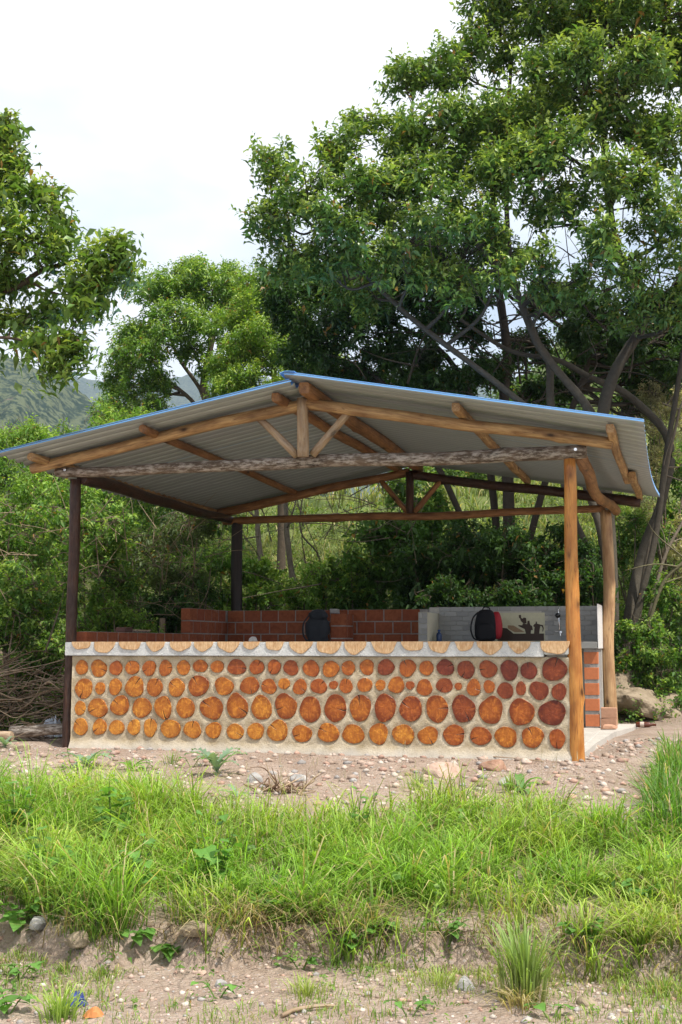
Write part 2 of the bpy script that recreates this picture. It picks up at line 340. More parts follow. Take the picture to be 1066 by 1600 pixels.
# paler, greyer cement along the footing and at the wall's right end
_g = _m.n('ShaderNodeTexCoord'); _s = _m.n('ShaderNodeSeparateXYZ', {0: _g.outputs['Object']})
_nn = _m.noise(_m.coord('Object', (1, 1, 1), False), 5, 4)
_ft = _m.ramp(_m.math('ADD', _s.outputs[2], _m.math('MULTIPLY', _nn, .12)), [(.0, 1), (.09, 0)])
_old = _m.b.inputs['Base Color'].links[0].from_socket
_rt = _m.ramp(_m.math('ADD', _m.math('SUBTRACT', _s.outputs[0], 2.50), _m.math('MULTIPLY', _nn, .10)), [(-.001, 0), (.012, 1)])
_m.color(_m.mix(_m.math('MAXIMUM', _m.math('MULTIPLY', _ft, .8), _rt), _old, (.44, .42, .39)))
M_MORTAR = _m.m
M_CAP = concrete('cap_cement', (.52, .53, .53), (.68, .68, .67), 14, .7).m
M_JOINT = concrete('brick_mortar', (.25, .235, .22), (.36, .34, .32), 20, .6).m
M_SLAB = concrete('slab_cement', (.42, .39, .35), (.55, .51, .46), 6, .3).m
_m = M('brick_clay_shaded', .85, .2); _v = _m.coord('Object', (1, 1, 1)); _n = _m.noise(_v, 20, 5, .6)
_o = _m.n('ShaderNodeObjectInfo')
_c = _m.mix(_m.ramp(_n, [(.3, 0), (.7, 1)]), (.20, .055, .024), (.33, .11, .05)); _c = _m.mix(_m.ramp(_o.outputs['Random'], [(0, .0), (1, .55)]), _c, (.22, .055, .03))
_m.color(_c).bump(_n, .4, .004); M_BRICK = _m.m  # clay darkened: the shade under the roof is put into its colour
M_BRICK2 = flat('brick_clay_lit', (.50, .17, .075), .85, .2, 0, .2)  # lighter copy for the end pier, its sunlight painted into the colour
# log ends: growth rings, radial checks, varnish; the tint is the object's own colour
_m = M('log_end_wood', .38, .4)
_t = _m.n('ShaderNodeTexCoord'); _s = _m.n('ShaderNodeSeparateXYZ', {0: _t.outputs['Object']}); _oi = _m.n('ShaderNodeObjectInfo')
_rv = _m.coord('Object', (1, 1, 1)); _wn = _m.noise(_rv, 14, 4, .6)
_r = _m.math('SQRT', _m.math('ADD', _m.math('POWER', _s.outputs[0], 2.0), _m.math('POWER', _s.outputs[2], 2.0)))
_rw = _m.math('ADD', _r, _m.math('MULTIPLY', _wn, .035))
_ring = _m.math('SINE', _m.math('MULTIPLY', _rw, 620.0))
_rf = _m.ramp(_m.math('MULTIPLY', _m.math('ADD', _ring, 1.0), .5), [(0, .0), (1, .38)])
_rim = _m.ramp(_m.math('ADD', _m.math('DIVIDE', _r, .11), _m.math('MULTIPLY', _m.math('SUBTRACT', _wn, .5), .9)), [(.45, 0), (.72, .6), (.92, 1)])
_bl = _m.noise(_rv, 22, 5, .7, 1.0)
_col = _m.mix(_rf, _oi.outputs['Color'], _m.mix(1.0, _oi.outputs['Color'], (.5, .4, .35), 'MULTIPLY'))
_col = _m.mix(_rim, _col, _m.mix(1.0, _oi.outputs['Color'], (.38, .24, .28), 'MULTIPLY'))
_col = _m.mix(_m.ramp(_bl, [(.45, 0), (.7, .65)]), _col, _m.mix(1.0, _oi.outputs['Color'], (.55, .36, .3), 'MULTIPLY'))
_col = _m.mix(_m.ramp(_bl, [(.30, .8), (.5, 0)]), _col, _m.mix(1.0, _oi.outputs['Color'], (1.5, 1.75, 1.6), 'MULTIPLY'))
_sawn = _m.noise(_m.coord('Object', (1, 1, .08)), 120, 3, .6)
_col = _m.mix(_m.ramp(_sawn, [(.5, 0), (.62, .45)]), _col, _m.mix(1.0, _oi.outputs['Color'], (.5, .4, .35), 'MULTIPLY'))
_an = _m.math('ARCTAN2', _s.outputs[0], _s.outputs[2]); _an = _m.math('ADD', _an, _m.math('MULTIPLY', _oi.outputs['Random'], 40.0))
_an = _m.math('ADD', _an, _m.math('MULTIPLY', _wn, .5))
_ck = _m.math('SINE', _m.math('MULTIPLY', _an, 1.0)); _ck = _m.ramp(_ck, [(.9985, 0), (.9995, 1)])
_ckr = _m.ramp(_r, [(.012, 0), (.02, 1)])
_crk = _m.math('MULTIPLY', _m.math('MULTIPLY', _ck, _ckr), _m.math('GREATER_THAN', _oi.outputs['Random'], .55))
_col = _m.mix(_crk, _col, (.03, .012, .006))
_m.color(_col).bump(_m.math('SUBTRACT', _m.math('ADD', _m.math('MULTIPLY', _ring, .12), _bl), _m.math('MULTIPLY', _crk, 3.0)), .5, .004); M_LOG = _m.m
_m = M('cut_log_wood', .6, .3); _oi = _m.n('ShaderNodeObjectInfo'); _v = _m.coord('Object', (1, 1, .3)); _n = _m.noise(_v, 60, 6, .7)
_n2 = _m.noise(_m.coord('Object', (1, 1, 1)), 25, 4)
_c = _m.mix(_m.ramp(_n, [(.35, 0), (.65, 1)]), (.44, .25, .12), (.76, .54, .32)); _m.color(_m.mix(_m.ramp(_n2, [(.45, 0), (.72, .5)]), _c, (.52, .26, .10))).bump(_n, .5, .004); M_CUT = _m.m

# ---------------------------------------------------------------- ground
OX, OY, YAW = 2.06, 10.626, 0.283
def loc2w(x, y, z=0.0):
    c, s = math.cos(YAW), math.sin(YAW); return Vector((OX+c*x+s*y, OY-s*x+c*y, z))
def edges(x):
    """bank: y of the scarp foot and of the upper edge"""
    ys = 6.42+.75*(fbm(x*1.1+5, x*0+2, 4, 3)-.45)*2-.25*smoothstep(-.2, 1.2, x)+smoothstep(1.4, 2.6, x)*(-.35)-.1*smoothstep(-1.2, -2.2, x)
    yt = 9.45-.95*smoothstep(-1.6, -.9, x)+.4*smoothstep(.2, .7, x)-.65*smoothstep(1.5, 1.75, x)*(1-smoothstep(2.1, 2.3, x))+.3*smoothstep(2.2, 2.4, x)
    return ys, yt
def H(x, y):
    x = np.asarray(x, float); y = np.asarray(y, float)
    c, s = math.cos(YAW), math.sin(YAW); dx = x-OX; dy = y-OY; lx = c*dx-s*dy; ly = s*dx+c*dy
    ys, yt = edges(x)
    sc = .15*(1-.75*smoothstep(1.6, 2.6, x))*(1-.5*smoothstep(-2.2, -2.8, x))
    z = -.66+0*x
    z = z+sc*smoothstep(ys-.04, ys+.06, y)
    t = np.clip((y-ys)/(yt-ys), 0, 1)
    z = z+(.66-.24-sc)*(t*.75+.25*t*t*(3-2*t))
    yw = OY+.29*(OX-x)
    z = z+.22*np.clip((y-yt)/np.maximum(yw-yt, .3), 0, 1)
    z = z+.05*(fbm(x*1.5, y*1.5, 4, 1)-.47)*(1-smoothstep(9.8, 10.4, y)*.5)+.02*(fbm(x*9, y*9, 3, 6)-.44)
    inside = smoothstep(-5.3, -5.1, lx)*(1-smoothstep(.15, .5, lx))*smoothstep(-.25, -.05, ly)*(1-smoothstep(4.4, 4.8, ly))
    z = z*(1-inside)+(-.06)*inside
    a = x/np.maximum(y, 1)
    back = .36*np.clip(ly-4.9, 0, 12)+(.0+.27*smoothstep(-.02, .22, a))*np.clip(ly-16.9, 0, 400)
    left = 3.0*smoothstep(.7, 6, -4.95-lx)*smoothstep(12.2, 16, y)
    right = .34*np.clip(y-15.0, 0, 6)*smoothstep(.3, 1.3, lx)
    h = np.maximum(np.maximum(back, left), right); h = h*(1+.35*(fbm(x*.35, y*.35, 3, 8)-.45))
    h = h-smoothstep(60, 400, y)*(12+20*smoothstep(0, -.3, a))*(1-smoothstep(0, .1, a))
    return z+h
def span(a, b, st): return list(np.arange(a, b, st))
def grow(a, lim, st, q):
    o = []
    while abs(a) < lim: a += st; st *= q; o.append(a)
    return o
xs = span(-6, 6.5, .055); xs = sorted([-v for v in grow(6.0, 6000, .15, 1.18)])+xs+grow(6.5, 6000, .15, 1.18)
ysl = sorted([-v for v in grow(-4.4, 40, .3, 1.3)])[:0]+[-60, -20, -8, -2, 1, 3, 4]+span(4.6, 12.6, .06)+span(12.6, 18, .15)+grow(18, 7000, .25, 1.09)
X, Y = np.meshgrid(np.array(xs), np.array(ysl)); Z = H(X, Y)
nx, ny = len(xs), len(ysl)
I = (np.arange(ny-1)[:, None]*nx+np.arange(nx-1)[None]).ravel(); F = np.stack([I, I+1, I+nx+1, I+nx], 1)
gm = npmesh('ground', np.stack([X, Y, Z], -1), F, None, True)
m = M('ground_earth', .95, .15)
v = m.coord('Object', (1, 1, 1), False); n1_ = m.noise(v, 1.6, 5, .6); n2_ = m.noise(v, 14, 6, .7); n3_ = m.noise(v, 70, 4, .7)
c = m.mix(m.ramp(n1_, [(.35, 0), (.65, 1)]), (.37, .28, .22), (.52, .41, .335)); c = m.mix(m.ramp(n2_, [(.45, 0), (.7, .7)]), c, (.25, .17, .12))
vo = m.n('ShaderNodeTexVoronoi', {'Vector': v, 'Scale': 42.0}); vr = m.n('ShaderNodeSeparateColor', {0: vo.outputs['Color']})
peb = m.mix(vr.outputs[0], (.42, .28, .22), (.55, .50, .47)); c = m.mix(m.ramp(m.math('MULTIPLY', m.ramp(vo.outputs['Distance'], [(.2, 1), (.5, 0)]), vr.outputs[1]), [(.35, 0), (.5, .8)]), c, peb)
sp = m.n('ShaderNodeSeparateXYZ', {0: v})
farf = m.ramp(m.math('ADD', m.math('DIVIDE', sp.outputs[1], 40.0), m.math('MULTIPLY', n1_, .1)), [(.41, 0), (.47, 1)])
veg = m.mix(m.ramp(m.noise(v, .7, 5), [(.35, 0), (.65, 1)]), (.06, .09, .025), (.19, .22, .07))
litter = m.mix(m.ramp(m.noise(v, 9, 4), [(.4, 0), (.6, 1)]), (.05, .045, .025), (.09, .11, .035))
fr = m.ramp(m.math('DIVIDE', sp.outputs[1], 40.0), [(.5, 0), (.62, 1)])
c = m.mix(farf, c, m.mix(fr, litter, veg))
m.color(c).bump(m.math('ADD', m.math('ADD', n2_, n3_), m.math('MULTIPLY', vo.outputs['Distance'], -.7)), .9, .03)
ground = link('ground', gm, m.m); ground['kind'] = 'structure'
def G(u, v, y0=4.0, y1=60.0):
    """where a sight line of the photograph meets the ground"""
    a = np.arange(y0, y1, .01); d = W3(u, v, 1.0)-Vector((0, 0, EYE)); z = EYE+d.z*a; x = d.x*a
    k = np.nonzero(z <= H(x, a))[0]; k = k[0] if len(k) else len(a)-1
    return Vector((float(x[k]), float(a[k]), float(H(x[k], a[k]))))

# distant hills
def hill(name, ridge, Y0, depth, seed, rough, mat, base=-30):
    us = np.linspace(ridge[0][0], ridge[-1][0], 260); zs = np.interp(us, [r[0] for r in ridge], [W3(r[0], r[1], Y0).z for r in ridge])
    xw = np.array([W3(u, 900, Y0).x for u in us]); nd = 90
    t = np.linspace(-1, .6, nd); V = []
    xx, tt = np.meshgrid(xw, t)
    zz = np.tile(zs, (nd, 1)); q = xx/Y0*40
    rid = fbm(q+tt*3+seed, tt*2.2+q*.15, 5, seed)-.47; prof = np.where(tt < 0, np.clip(1+tt, 0, 1)**.8, 1-.5*tt**2)
    h = base+(zz-base)*prof+rid*rough*np.sin(np.clip((tt+1), 0, 1)*PI)**.7+(fbm(q*6, tt*14, 3, seed+3)-.44)*rough*.12
    Fi = (np.arange(nd-1)[:, None]*260+np.arange(259)[None]).ravel(); FF = np.stack([Fi, Fi+1, Fi+261, Fi+260], 1)
    o = link(name, npmesh(name, np.stack([xx, Y0+tt*depth, h], -1), FF, None, True), mat); o['kind'] = 'structure'; return o
m = M('hillside', .95, .1); v = m.coord('Object', (.02, .02, .02), False); a = m.noise(v, 1.6, 7, .65); b = m.noise(v, 9, 6, .7); d = m.noise(v, .7, 4)
c = m.mix(m.ramp(b, [(.47, 0), (.54, 1)]), (.012, .026, .014), (.085, .10, .05)); c = m.mix(m.ramp(a, [(.60, 0), (.66, .6)]), c, (.17, .125, .09)); c = m.mix(m.ramp(d, [(.55, 0), (.65, .5)]), c, (.10, .11, .06))
m.color(c); M_HILL = m.m
hill('hill', [(-500, 420), (-250, 470), (-100, 520), (-20, 546), (30, 566), (80, 590), (120, 612), (150, 634), (200, 652), (300, 668), (500, 680)], 700, 420, 4, 42, M_HILL)
hill('hill_range', [(-600, 560), (0, 585), (70, 590), (110, 588), (160, 596), (210, 604), (260, 590), (330, 578), (420, 590), (560, 600), (800, 590), (1200, 560), (1700, 520)], 2600, 900, 14, 90, M_HILL)
# the air: one even haze box
me = box_me('haze', -4000, 4000, -120, 3700, -60, 720)
m = bpy.data.materials.new('haze'); m.use_nodes = True; m.node_tree.nodes.clear()
pv = m.node_tree.nodes.new('ShaderNodeVolumePrincipled'); pv.inputs['Color'].default_value = (.62, .78, 1, 1); pv.inputs['Density'].default_value = HAZE_D; pv.inputs['Anisotropy'].default_value = .2
mo = m.node_tree.nodes.new('ShaderNodeOutputMaterial'); m.node_tree.links.new(pv.outputs[0], mo.inputs['Volume'])
if HAZE_D > 0:
    hz = link('haze', me, m); hz['kind'] = 'stuff'

# ---------------------------------------------------------------- the shelter
slab_me = box_me('floor', -4.86, -.02, -.0, 4.3, -.12, .0, .01)
sl = link('concrete_floor', slab_me, M_SLAB, None, loc2w(0, 0, .0), (0, 0, -YAW)); sl['kind'] = 'structure'
bm = bmesh.new(); pts = [(-.02, .02), (.04, .04), (.06, 1.3), (.14, 2.9), (.3, 3.7), (.34, 4.3), (-.02, 4.3)]
bot = [bm.verts.new((x, y, -.14)) for x, y in pts]; top = [bm.verts.new((x, y, -.003)) for x, y in pts]
bm.faces.new(top); bm.faces.new(bot[::-1])
for i in range(len(pts)): j = (i+1) % len(pts); bm.faces.new((bot[i], bot[j], top[j], top[i]))
me = bpy.data.meshes.new('slab_edge'); bm.to_mesh(me); bm.free(); o = link('cement_apron', me, M_SLAB, None, loc2w(0, 0), (0, 0, -YAW)); o['kind'] = 'structure'

SH = empty('open_shelter', loc2w(-2.5, 0, 0), -YAW)
tag(SH, 'open shelter of round timber posts under a corrugated sheet gable roof with blue edges', 'shelter')
SX = 2.5   # parts are written in corner coordinates; the empty stands at the middle of the front
def sp_(x, y, z): return (x+SX, y, z)
def beam(name, a, b, r0, r1, mat, seed, **k):
    o = pole(name, sp_(*a), sp_(*b), r0, r1, mat, SH, seed, **k); return o
LR_Z = lambda x: 3.315-.177*(-2.48-x)
def roofz(x, y, side=0):
    """underside of the sheets: the roof is a bit lower at the back and sags along the eaves"""
    t = (y+.58)/5.03; t2 = min(1, max(0, t))
    if (x <= -2.48 or side < 0) and side <= 0:
        k = max(0, (-2.48-x)/3.0); f = 3.315-.53*k; b = 3.27-.60*k; return f+(b-f)*t-.07*k*k*math.sin(PI*t2)
    k = max(0, (x+2.48)/3.13); f = 3.385-.605*k; b = 3.30-.545*k; return f+(b-f)*t-.13*k*k*math.sin(PI*min(1, t2**.8))
tag(beam('post', (0, .0, -.25), (-.015, .0, 2.60), .066, .056, M_ORANGE, 3, wob=.010, bend=(-.012, 0)), 'bright orange varnished round post')
tag(beam('post', (-4.975, .055, -.2), (-4.95, .03, 2.61), .056, .056, M_DARK, 5, wob=.008), 'dark reddish brown stained post')
tag(beam('post', (-4.78, 4.15, -.1), (-4.80, 4.15, 2.60), .078, .074, M_BLACK, 8, wob=.006), 'nearly black post')
tag(beam('post', (.035, 4.13, -.15), (.02, 4.13, 2.58), .082, .068, M_TAN, 12, wob=.02, bend=(.02, 0)), 'pale brown post with dark knots')
tag(beam('tie_beam', (-5.15, -.0, 2.685), (.135, -.0, 2.665), .052, .066, M_GREY, 21, wob=.012, lump=.08, bend=(.04, 0)), 'weathered grey bark beam')
beam('tie_beam', (-4.98, 4.12, 2.585), (.02, 4.12, 2.60), .052, .046, M_WOODR, 22, wob=.014, bend=(.03, 0))
beam('rafter', (-5.37, -.11, 2.715), (-2.47, -.11, 3.215), .052, .058, M_WOOD, 23, wob=.014, bend=(-.02, 0))
beam('rafter', (.37, -.11, 2.70), (-2.50, -.11, 3.235), .055, .055, M_WOOD, 24, wob=.012)
beam('rafter', (-5.12, 4.10, 2.68), (-2.42, 4.10, 3.15), .060, .056, M_WOODR, 25, wob=.012)
tag(beam('rafter', (.44, 4.10, 2.66), (-2.45, 4.10, 3.12), .065, .058, M_DARK, 26, wob=.01), 'dark stained rafter')
tag(beam('king_post', (-2.485, -.125, 2.71), (-2.485, -.15, 3.27), .055, .050, M_GREY2, 31, wob=.004, lump=.1), 'grey weathered king post')
beam('strut', (-2.565, -.06, 2.735), (-2.93, -.09, 3.10), .040, .034, M_GREY2, 32, wob=.006)
beam('strut', (-2.41, -.06, 2.735), (-2.05, -.10, 3.11), .040, .036, M_GREY2, 33, wob=.006)
tag(beam('king_post', (-2.41, 4.05, 2.61), (-2.41, 4.05, 3.14), .050, .050, M_DARK, 34, wob=.004), 'dark king post')
beam('strut', (-2.44, 4.08, 2.63), (-2.79, 4.08, 3.04), .036, .034, M_WOODR, 35, wob=.006)
beam('strut', (-2.36, 4.08, 2.63), (-2.0, 4.08, 3.03), .036, .034, M_WOODR, 36, wob=.006)
tag(beam('wall_plate', (-4.90, .06, 2.625), (-4.88, 4.15, 2.60), .062, .055, M_DARK, 41, wob=.012), 'dark side beam')
tag(beam('wall_plate', (.06, .06, 2.66), (.14, 4.30, 2.58), .062, .055, M_WOODR, 42, wob=.02, bend=(.03, -.05), lump=.1), 'crooked side beam of brown wood')
def purlin(x0, z0, x1, z1, y0, y1, r, mat, seed, square=False, bend=None):
    me, l, q = pole_me(sp_(x0, y0, z0), sp_(x1, y1, z1), r, r*.92, seed, wob=.006, square=square, bend=bend)
    return link('purlin', me, mat, SH, l, q)
for (xa, xb, y0, y1, r, mt, sd_, sq, dn) in [(-5.19, -5.08, -.44, 4.34, .043, M_WOOD, 51, 0, .045), (-3.99, -3.96, -.45, 4.2, .042, M_WOODR, 52, 0, .044), (-2.66, -2.60, -.42, 4.3, .043, M_WOODR, 53, 1, .046),
        (-2.37, -2.33, -.45, 4.3, .058, M_WOODR, 54, 1, .062), (-.955, -.93, -.46, 4.25, .042, M_WOOD, 55, 1, .045)]:
    ym = (y0+y1)/2; sag = roofz(xa, ym)-(roofz(xa, y0)+roofz(xb, y1))/2
    purlin(xa, roofz(xa, y0)-dn, xb, roofz(xb, y1)-dn, y0, y1, r, mt, sd_, bool(sq), None)
purlin(.375, roofz(.375, -.5)-.046, .385, roofz(.385, 2.1)-.05, -.5, 2.1, .040, M_WOOD, 56, True)
purlin(.46, roofz(.46, 1.5)-.05, .425, roofz(.42, 4.35)-.04, 1.5, 4.35, .040, M_WOOD, 57, True)
# corrugated sheets: blue on top, bare metal below, each one a part
PITCHC = .145
def sheet(side, ya, yb, lift):
    n = int((yb-ya)/PITCHC*12); nx_ = 22; V = []; F = []
    x0, x1 = ((-2.47, -5.48) if side < 0 else (-2.53, .66))
    for layer in (0, 1):
        for i in range(n+1):
            y = ya+(yb-ya)*i/n; w = .020*math.cos(2*PI*y/PITCHC)
            for j in range(nx_+1):
                t = j/nx_; x = x0+(x1-x0)*t
                if side > 0 : x += .02*t*math.sin(PI*(y+.58)/5.03)*-1
                if side < 0 : x += .14*t*t*(y+.58)/5.03
                V.append((x+SX, y, roofz(x, y, side)+.021+lift+w+layer*.004))
    NN = (n+1)*(nx_+1)
    def fl(*q): return q if side > 0 else q[::-1]
    for i in range(n):
        for j in range(nx_):
            a = i*(nx_+1)+j; F.append(fl(a, a+nx_+1, a+nx_+2, a+1)); F.append(fl(a+NN, a+1+NN, a+nx_+2+NN, a+nx_+1+NN))
    k0 = len(F)
    for j in range(nx_): F.append((j, j+1, j+1+NN, j+NN)); b = n*(nx_+1); F.append((b+j+1, b+j, b+j+NN, b+j+1+NN))
    for i in range(n):
        for c_ in (0, nx_): a = i*(nx_+1)+c_; b = a+nx_+1; F.append((a, b, b+NN, a+NN))
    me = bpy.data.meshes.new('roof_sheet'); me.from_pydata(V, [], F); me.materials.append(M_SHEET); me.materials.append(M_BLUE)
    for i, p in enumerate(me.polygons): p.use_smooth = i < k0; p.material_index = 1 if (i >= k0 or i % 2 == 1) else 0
    o = bpy.data.objects.new('roof_sheet', me); COL.objects.link(o); o.parent = SH
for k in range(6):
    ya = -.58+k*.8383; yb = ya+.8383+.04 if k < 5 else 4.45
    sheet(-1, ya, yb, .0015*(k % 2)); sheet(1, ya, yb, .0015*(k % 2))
def strip(name, P, w, t, mat):
    """thin flashing following points P, its visible face w high"""
    V = []; F = []
    for p in P: x, y, z = p; V += [(x+SX, y-t, z-w*.5), (x+SX, y-t, z+w*.5), (x+SX, y+.03, z+w*.5), (x+SX, y+.03, z+w*.5-.003), (x+SX, y, z+w*.5-.003), (x+SX, y, z-w*.5)]
    for i in range(len(P)-1):
        for k in range(6): a = i*6+k; b = i*6+(k+1) % 6; F.append((a, b, b+6, a+6))
    F += [tuple(range(5, -1, -1)), tuple((len(P)-1)*6+k for k in range(6))]
    me = bpy.data.meshes.new(name); me.from_pydata(V, [], F); link(name, me, mat, SH)
strip('edge_trim', [(-5.48+3.03*i/20, -.585, roofz(-5.48+3.01*i/20, -.58, -1)+.024) for i in range(21)], .010, .003, M_BLUE)
strip('edge_trim', [(-2.52+3.18*i/20, -.585, roofz(-2.52+3.18*i/20, -.58, 1)+.026) for i in range(21)], .012, .003, M_BLUE)
# ridge cap: a folded blue sheet that turns up at the front
V = []; F = []; ys_ = np.linspace(-.61, 4.5, 24)
for y in ys_:
    for dx_, dz_ in ((-.06, .030), (-.04, .036), (-.02, .044), (.0, .048), (.03, .047), (.09, .040)):
        zz = (roofz(-2.47, y) if dx_ >= 0 else roofz(-2.47, y)) ; V.append((-2.50+dx_+SX, y, zz+dz_+(-.02 if dx_ < -.05 and y > -.5 else 0)))
for i in range(len(ys_)-1):
    for k in range(5): a = i*6+k; F.append((a, a+1, a+7, a+6))
me = bpy.data.meshes.new('ridge_cap'); me.from_pydata(V, [], F); o = link('ridge_cap', me, M_BLUE, SH)
sm = o.modifiers.new('thick', 'SOLIDIFY'); sm.thickness = .003
for (x, z) in ((.045, 2.675), (-5.02, 2.70)):
    bm = bmesh.new(); bmesh.ops.create_cone(bm, segments=16, radius1=.014, radius2=.014, depth=.006, cap_ends=True); r = bmesh.ops.create_cone(bm, segments=6, radius1=.009, radius2=.008, depth=.012, cap_ends=True); bmesh.ops.translate(bm, verts=r['verts'], vec=(0, 0, .008))
    me = bpy.data.meshes.new('bolt'); bm.to_mesh(me); bm.free(); link('bolt', me, M_CHROME, SH, sp_(x, -.068, z), (PI/2, 0, 0))

# ---------------------------------------------------------------- cordwood wall
CW = empty('cordwood_wall', loc2w(-2.5, 0, 0), -YAW)
tag(CW, 'low bar wall of round log ends set in tan mortar under a pale cement ledge', 'wall')
logs = [tuple(map(float, t.split(','))) for t in LOGS.split()]
wx0, wx1, wz0, wz1 = -4.905, -.045, -.16, .838
gx = np.arange(wx0, wx1+.001, .018); gz = np.linspace(wz0, wz1, 56); GX, GZ = np.meshgrid(gx, gz)
D = -.03+.014*(fbm(GX*7, GZ*7, 4, 21)-.47)+.006*(fbm(GX*40, GZ*40, 2, 25)-.4)
dmin = np.full(GX.shape, 9.)
for r_, x, z, rx, rz in logs: dmin = np.minimum(dmin, np.sqrt(((GX-x)/rx)**2+((GZ-z)/rz)**2))
D = D+.010*np.exp(-((dmin-1)/.10)**2)-.004*np.exp(-((dmin-1.25)/.15)**2)
D = D-.05*smoothstep(.05, -.10, GZ)*(.5+fbm(GX*3, GZ*0, 3, 5))      # footing spills outwards
nx_, nz_ = len(gx), len(gz)
V = np.stack([GX+SX, D, GZ], -1).reshape(-1, 3)
I = (np.arange(nz_-1)[:, None]*nx_+np.arange(nx_-1)[None]).ravel(); F = np.stack([I, I+1, I+nx_+1, I+nx_], 1).tolist()
V = V.tolist(); b0 = len(V)
V += [(wx0+SX, .22, wz0), (wx1+SX, .22, wz0), (wx1+SX, .22, wz1), (wx0+SX, .22, wz1)]
F += [tuple([b0+1]+[nx_-1]+[nx_*k+nx_-1 for k in range(1, nz_)]+[b0+2])[::1], tuple([b0+3]+[nx_*k for k in range(nz_-1, -1, -1)]+[b0]), (b0+1, b0+2, b0+3, b0)]
me = bpy.data.meshes.new('mortar'); me.from_pydata(V, [], F); me.update()
for p in me.polygons: p.use_smooth = len(p.vertices) == 4
link('mortar', me, M_MORTAR, CW)
# rough cement side at the right end
V = []; F = []
for i in range(40):
    for j in range(10):
        z = -.1+.93*i/39; y = -.035+.25*j/9; V.append((-.047+SX+.018+.02*(vnoise(z*14, y*14, 5)-.3)+.012*vnoise(z*45, y*45, 7), y, z))
for i in range(39):
    for j in range(9): a = i*10+j; F.append((a, a+1, a+11, a+10))
me = bpy.data.meshes.new('end_render'); me.from_pydata([tuple(map(float, v_)) for v_ in V], [], F); o = link('end_render', me, M_CAP, CW); mo_ = o.modifiers.new('t', 'SOLIDIFY'); mo_.thickness = .02; mo_.offset = 1
def log_me(rx, rz, seed, dep=.05):
    rs = random.Random(seed); n = 26; V = []; F = []; ph = [rs.uniform(0, 6.3) for _ in range(4)]
    ck = rs.uniform(0, 6.28); rings = [(1.0, dep), (1.0, -.001), (.975, -.005), (.6, -.005), (.25, -.005)]
    notch = False; wob_ = rs.uniform(.3, 1.3)
    for (s_, y) in rings:
        for k in range(n):
            a = 2*PI*k/n; q = 1+.05*math.sin(2*a+ph[0])*wob_+.045*math.sin(3*a+ph[1])*wob_+.02*math.sin(5*a+ph[2])
            yy = y
            if notch and k == int(ck/6.28*n) and s_ < 1 and s_ > .3: yy += .010
            V.append((rx*q*s_*math.cos(a), yy+rs.uniform(-.0006, .0006), rz*q*s_*math.sin(a)))
    for i in range(4):
        for k in range(n): k2 = (k+1) % n; F.append((i*n+k2, i*n+k, (i+1)*n+k, (i+1)*n+k2))
    V.append((0, -.005, 0)); c = len(V)-1
    for k in range(n): F.append((4*n+(k+1) % n, 4*n+k, c))
    me = bpy.data.meshes.new('log_end'); me.from_pydata(V, [], F); me.update()
    return me
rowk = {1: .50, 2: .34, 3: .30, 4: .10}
def lerp3(stops, k):
    for (a, ca), (b, cb) in zip(stops, stops[1:]):
        if k <= b: t = (k-a)/(b-a); return tuple(x+(y-x)*t for x, y in zip(ca, cb))
    return stops[-1][1]
for i, (r_, x, z, rx, rz) in enumerate(logs):
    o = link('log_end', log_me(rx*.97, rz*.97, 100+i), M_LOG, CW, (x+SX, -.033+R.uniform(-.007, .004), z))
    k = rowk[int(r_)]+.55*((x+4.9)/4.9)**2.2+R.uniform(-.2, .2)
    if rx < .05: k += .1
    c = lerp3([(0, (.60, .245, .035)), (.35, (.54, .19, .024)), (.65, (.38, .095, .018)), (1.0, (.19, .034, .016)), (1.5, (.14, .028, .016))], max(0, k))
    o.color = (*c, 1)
# ledge
def slab(name, x0, x1, y0, y1, z0, z1, mat, parent, amp=.004, st=.04):
    me = box_me(name, x0, x1, y0, y1, z0, z1); bm = bmesh.new(); bm.from_mesh(me)
    bmesh.ops.subdivide_edges(bm, edges=[e for e in bm.edges if abs(e.verts[0].co.x-e.verts[1].co.x) > .5], cuts=int((x1-x0)/st)); 
    for v_ in bm.verts: v_.co.y += float(amp*(vnoise(v_.co.x*9, v_.co.z*30, 3)-.5)); v_.co.z += float(amp*(vnoise(v_.co.x*6+9, v_.co.y*20, 4)-.5))
    bmesh.ops.bevel(bm, geom=[e for e in bm.edges if e.is_manifold and e.calc_face_angle(0) > .8], offset=.006, segments=2, affect='EDGES')
    bm.to_mesh(me); bm.free(); return link(name, me, mat, parent)
slab('cement_ledge', -4.975+SX, -.27+SX, -.060, .26, .842, .974, M_CAP, CW)
slab('cement_ledge', -.268+SX, -.055+SX, -.052, .26, .862, .972, M_CAP, CW)
for i, t in enumerate(CAPS.split()):
    x, hw, dp = map(float, t.split(',')); rs = random.Random(i+40); n = 16; V = []; F = []; p1, p2 = rs.uniform(0, 6), rs.uniform(0, 6); dp = min(dp, .118)
    ys4 = (-.067, -.067, .05, .262) ; sc4 = (.965, 1.0, 1.0, .98)
    for y, s_ in zip(ys4, sc4):
        for k in range(n+1):
            a = PI+PI*k/n; q = 1+.05*math.sin(3*a+p1)+.04*math.sin(5*a+p2)
            V.append((hw*s_*q*math.cos(a), y-(.002 if s_ < .97 else 0), max(-dp*s_*q*abs(math.sin(a))**.9, -.13)))
    for i_ in range(3):
        for k in range(n): a = i_*(n+1)+k; F.append((a+1, a, a+n+1, a+n+2))
        F.append((i_*(n+1), i_*(n+1)+n, (i_+1)*(n+1)+n, (i_+1)*(n+1)))
    F.append(tuple(range(n, -1, -1))[::-1]); F.append(tuple(3*(n+1)+k for k in range(n, -1, -1)))
    me = bpy.data.meshes.new('half_log'); me.from_pydata(V, [], F); link('half_log', me, M_CUT, CW, (x+SX, 0, .9785 if i < 18 else .981))

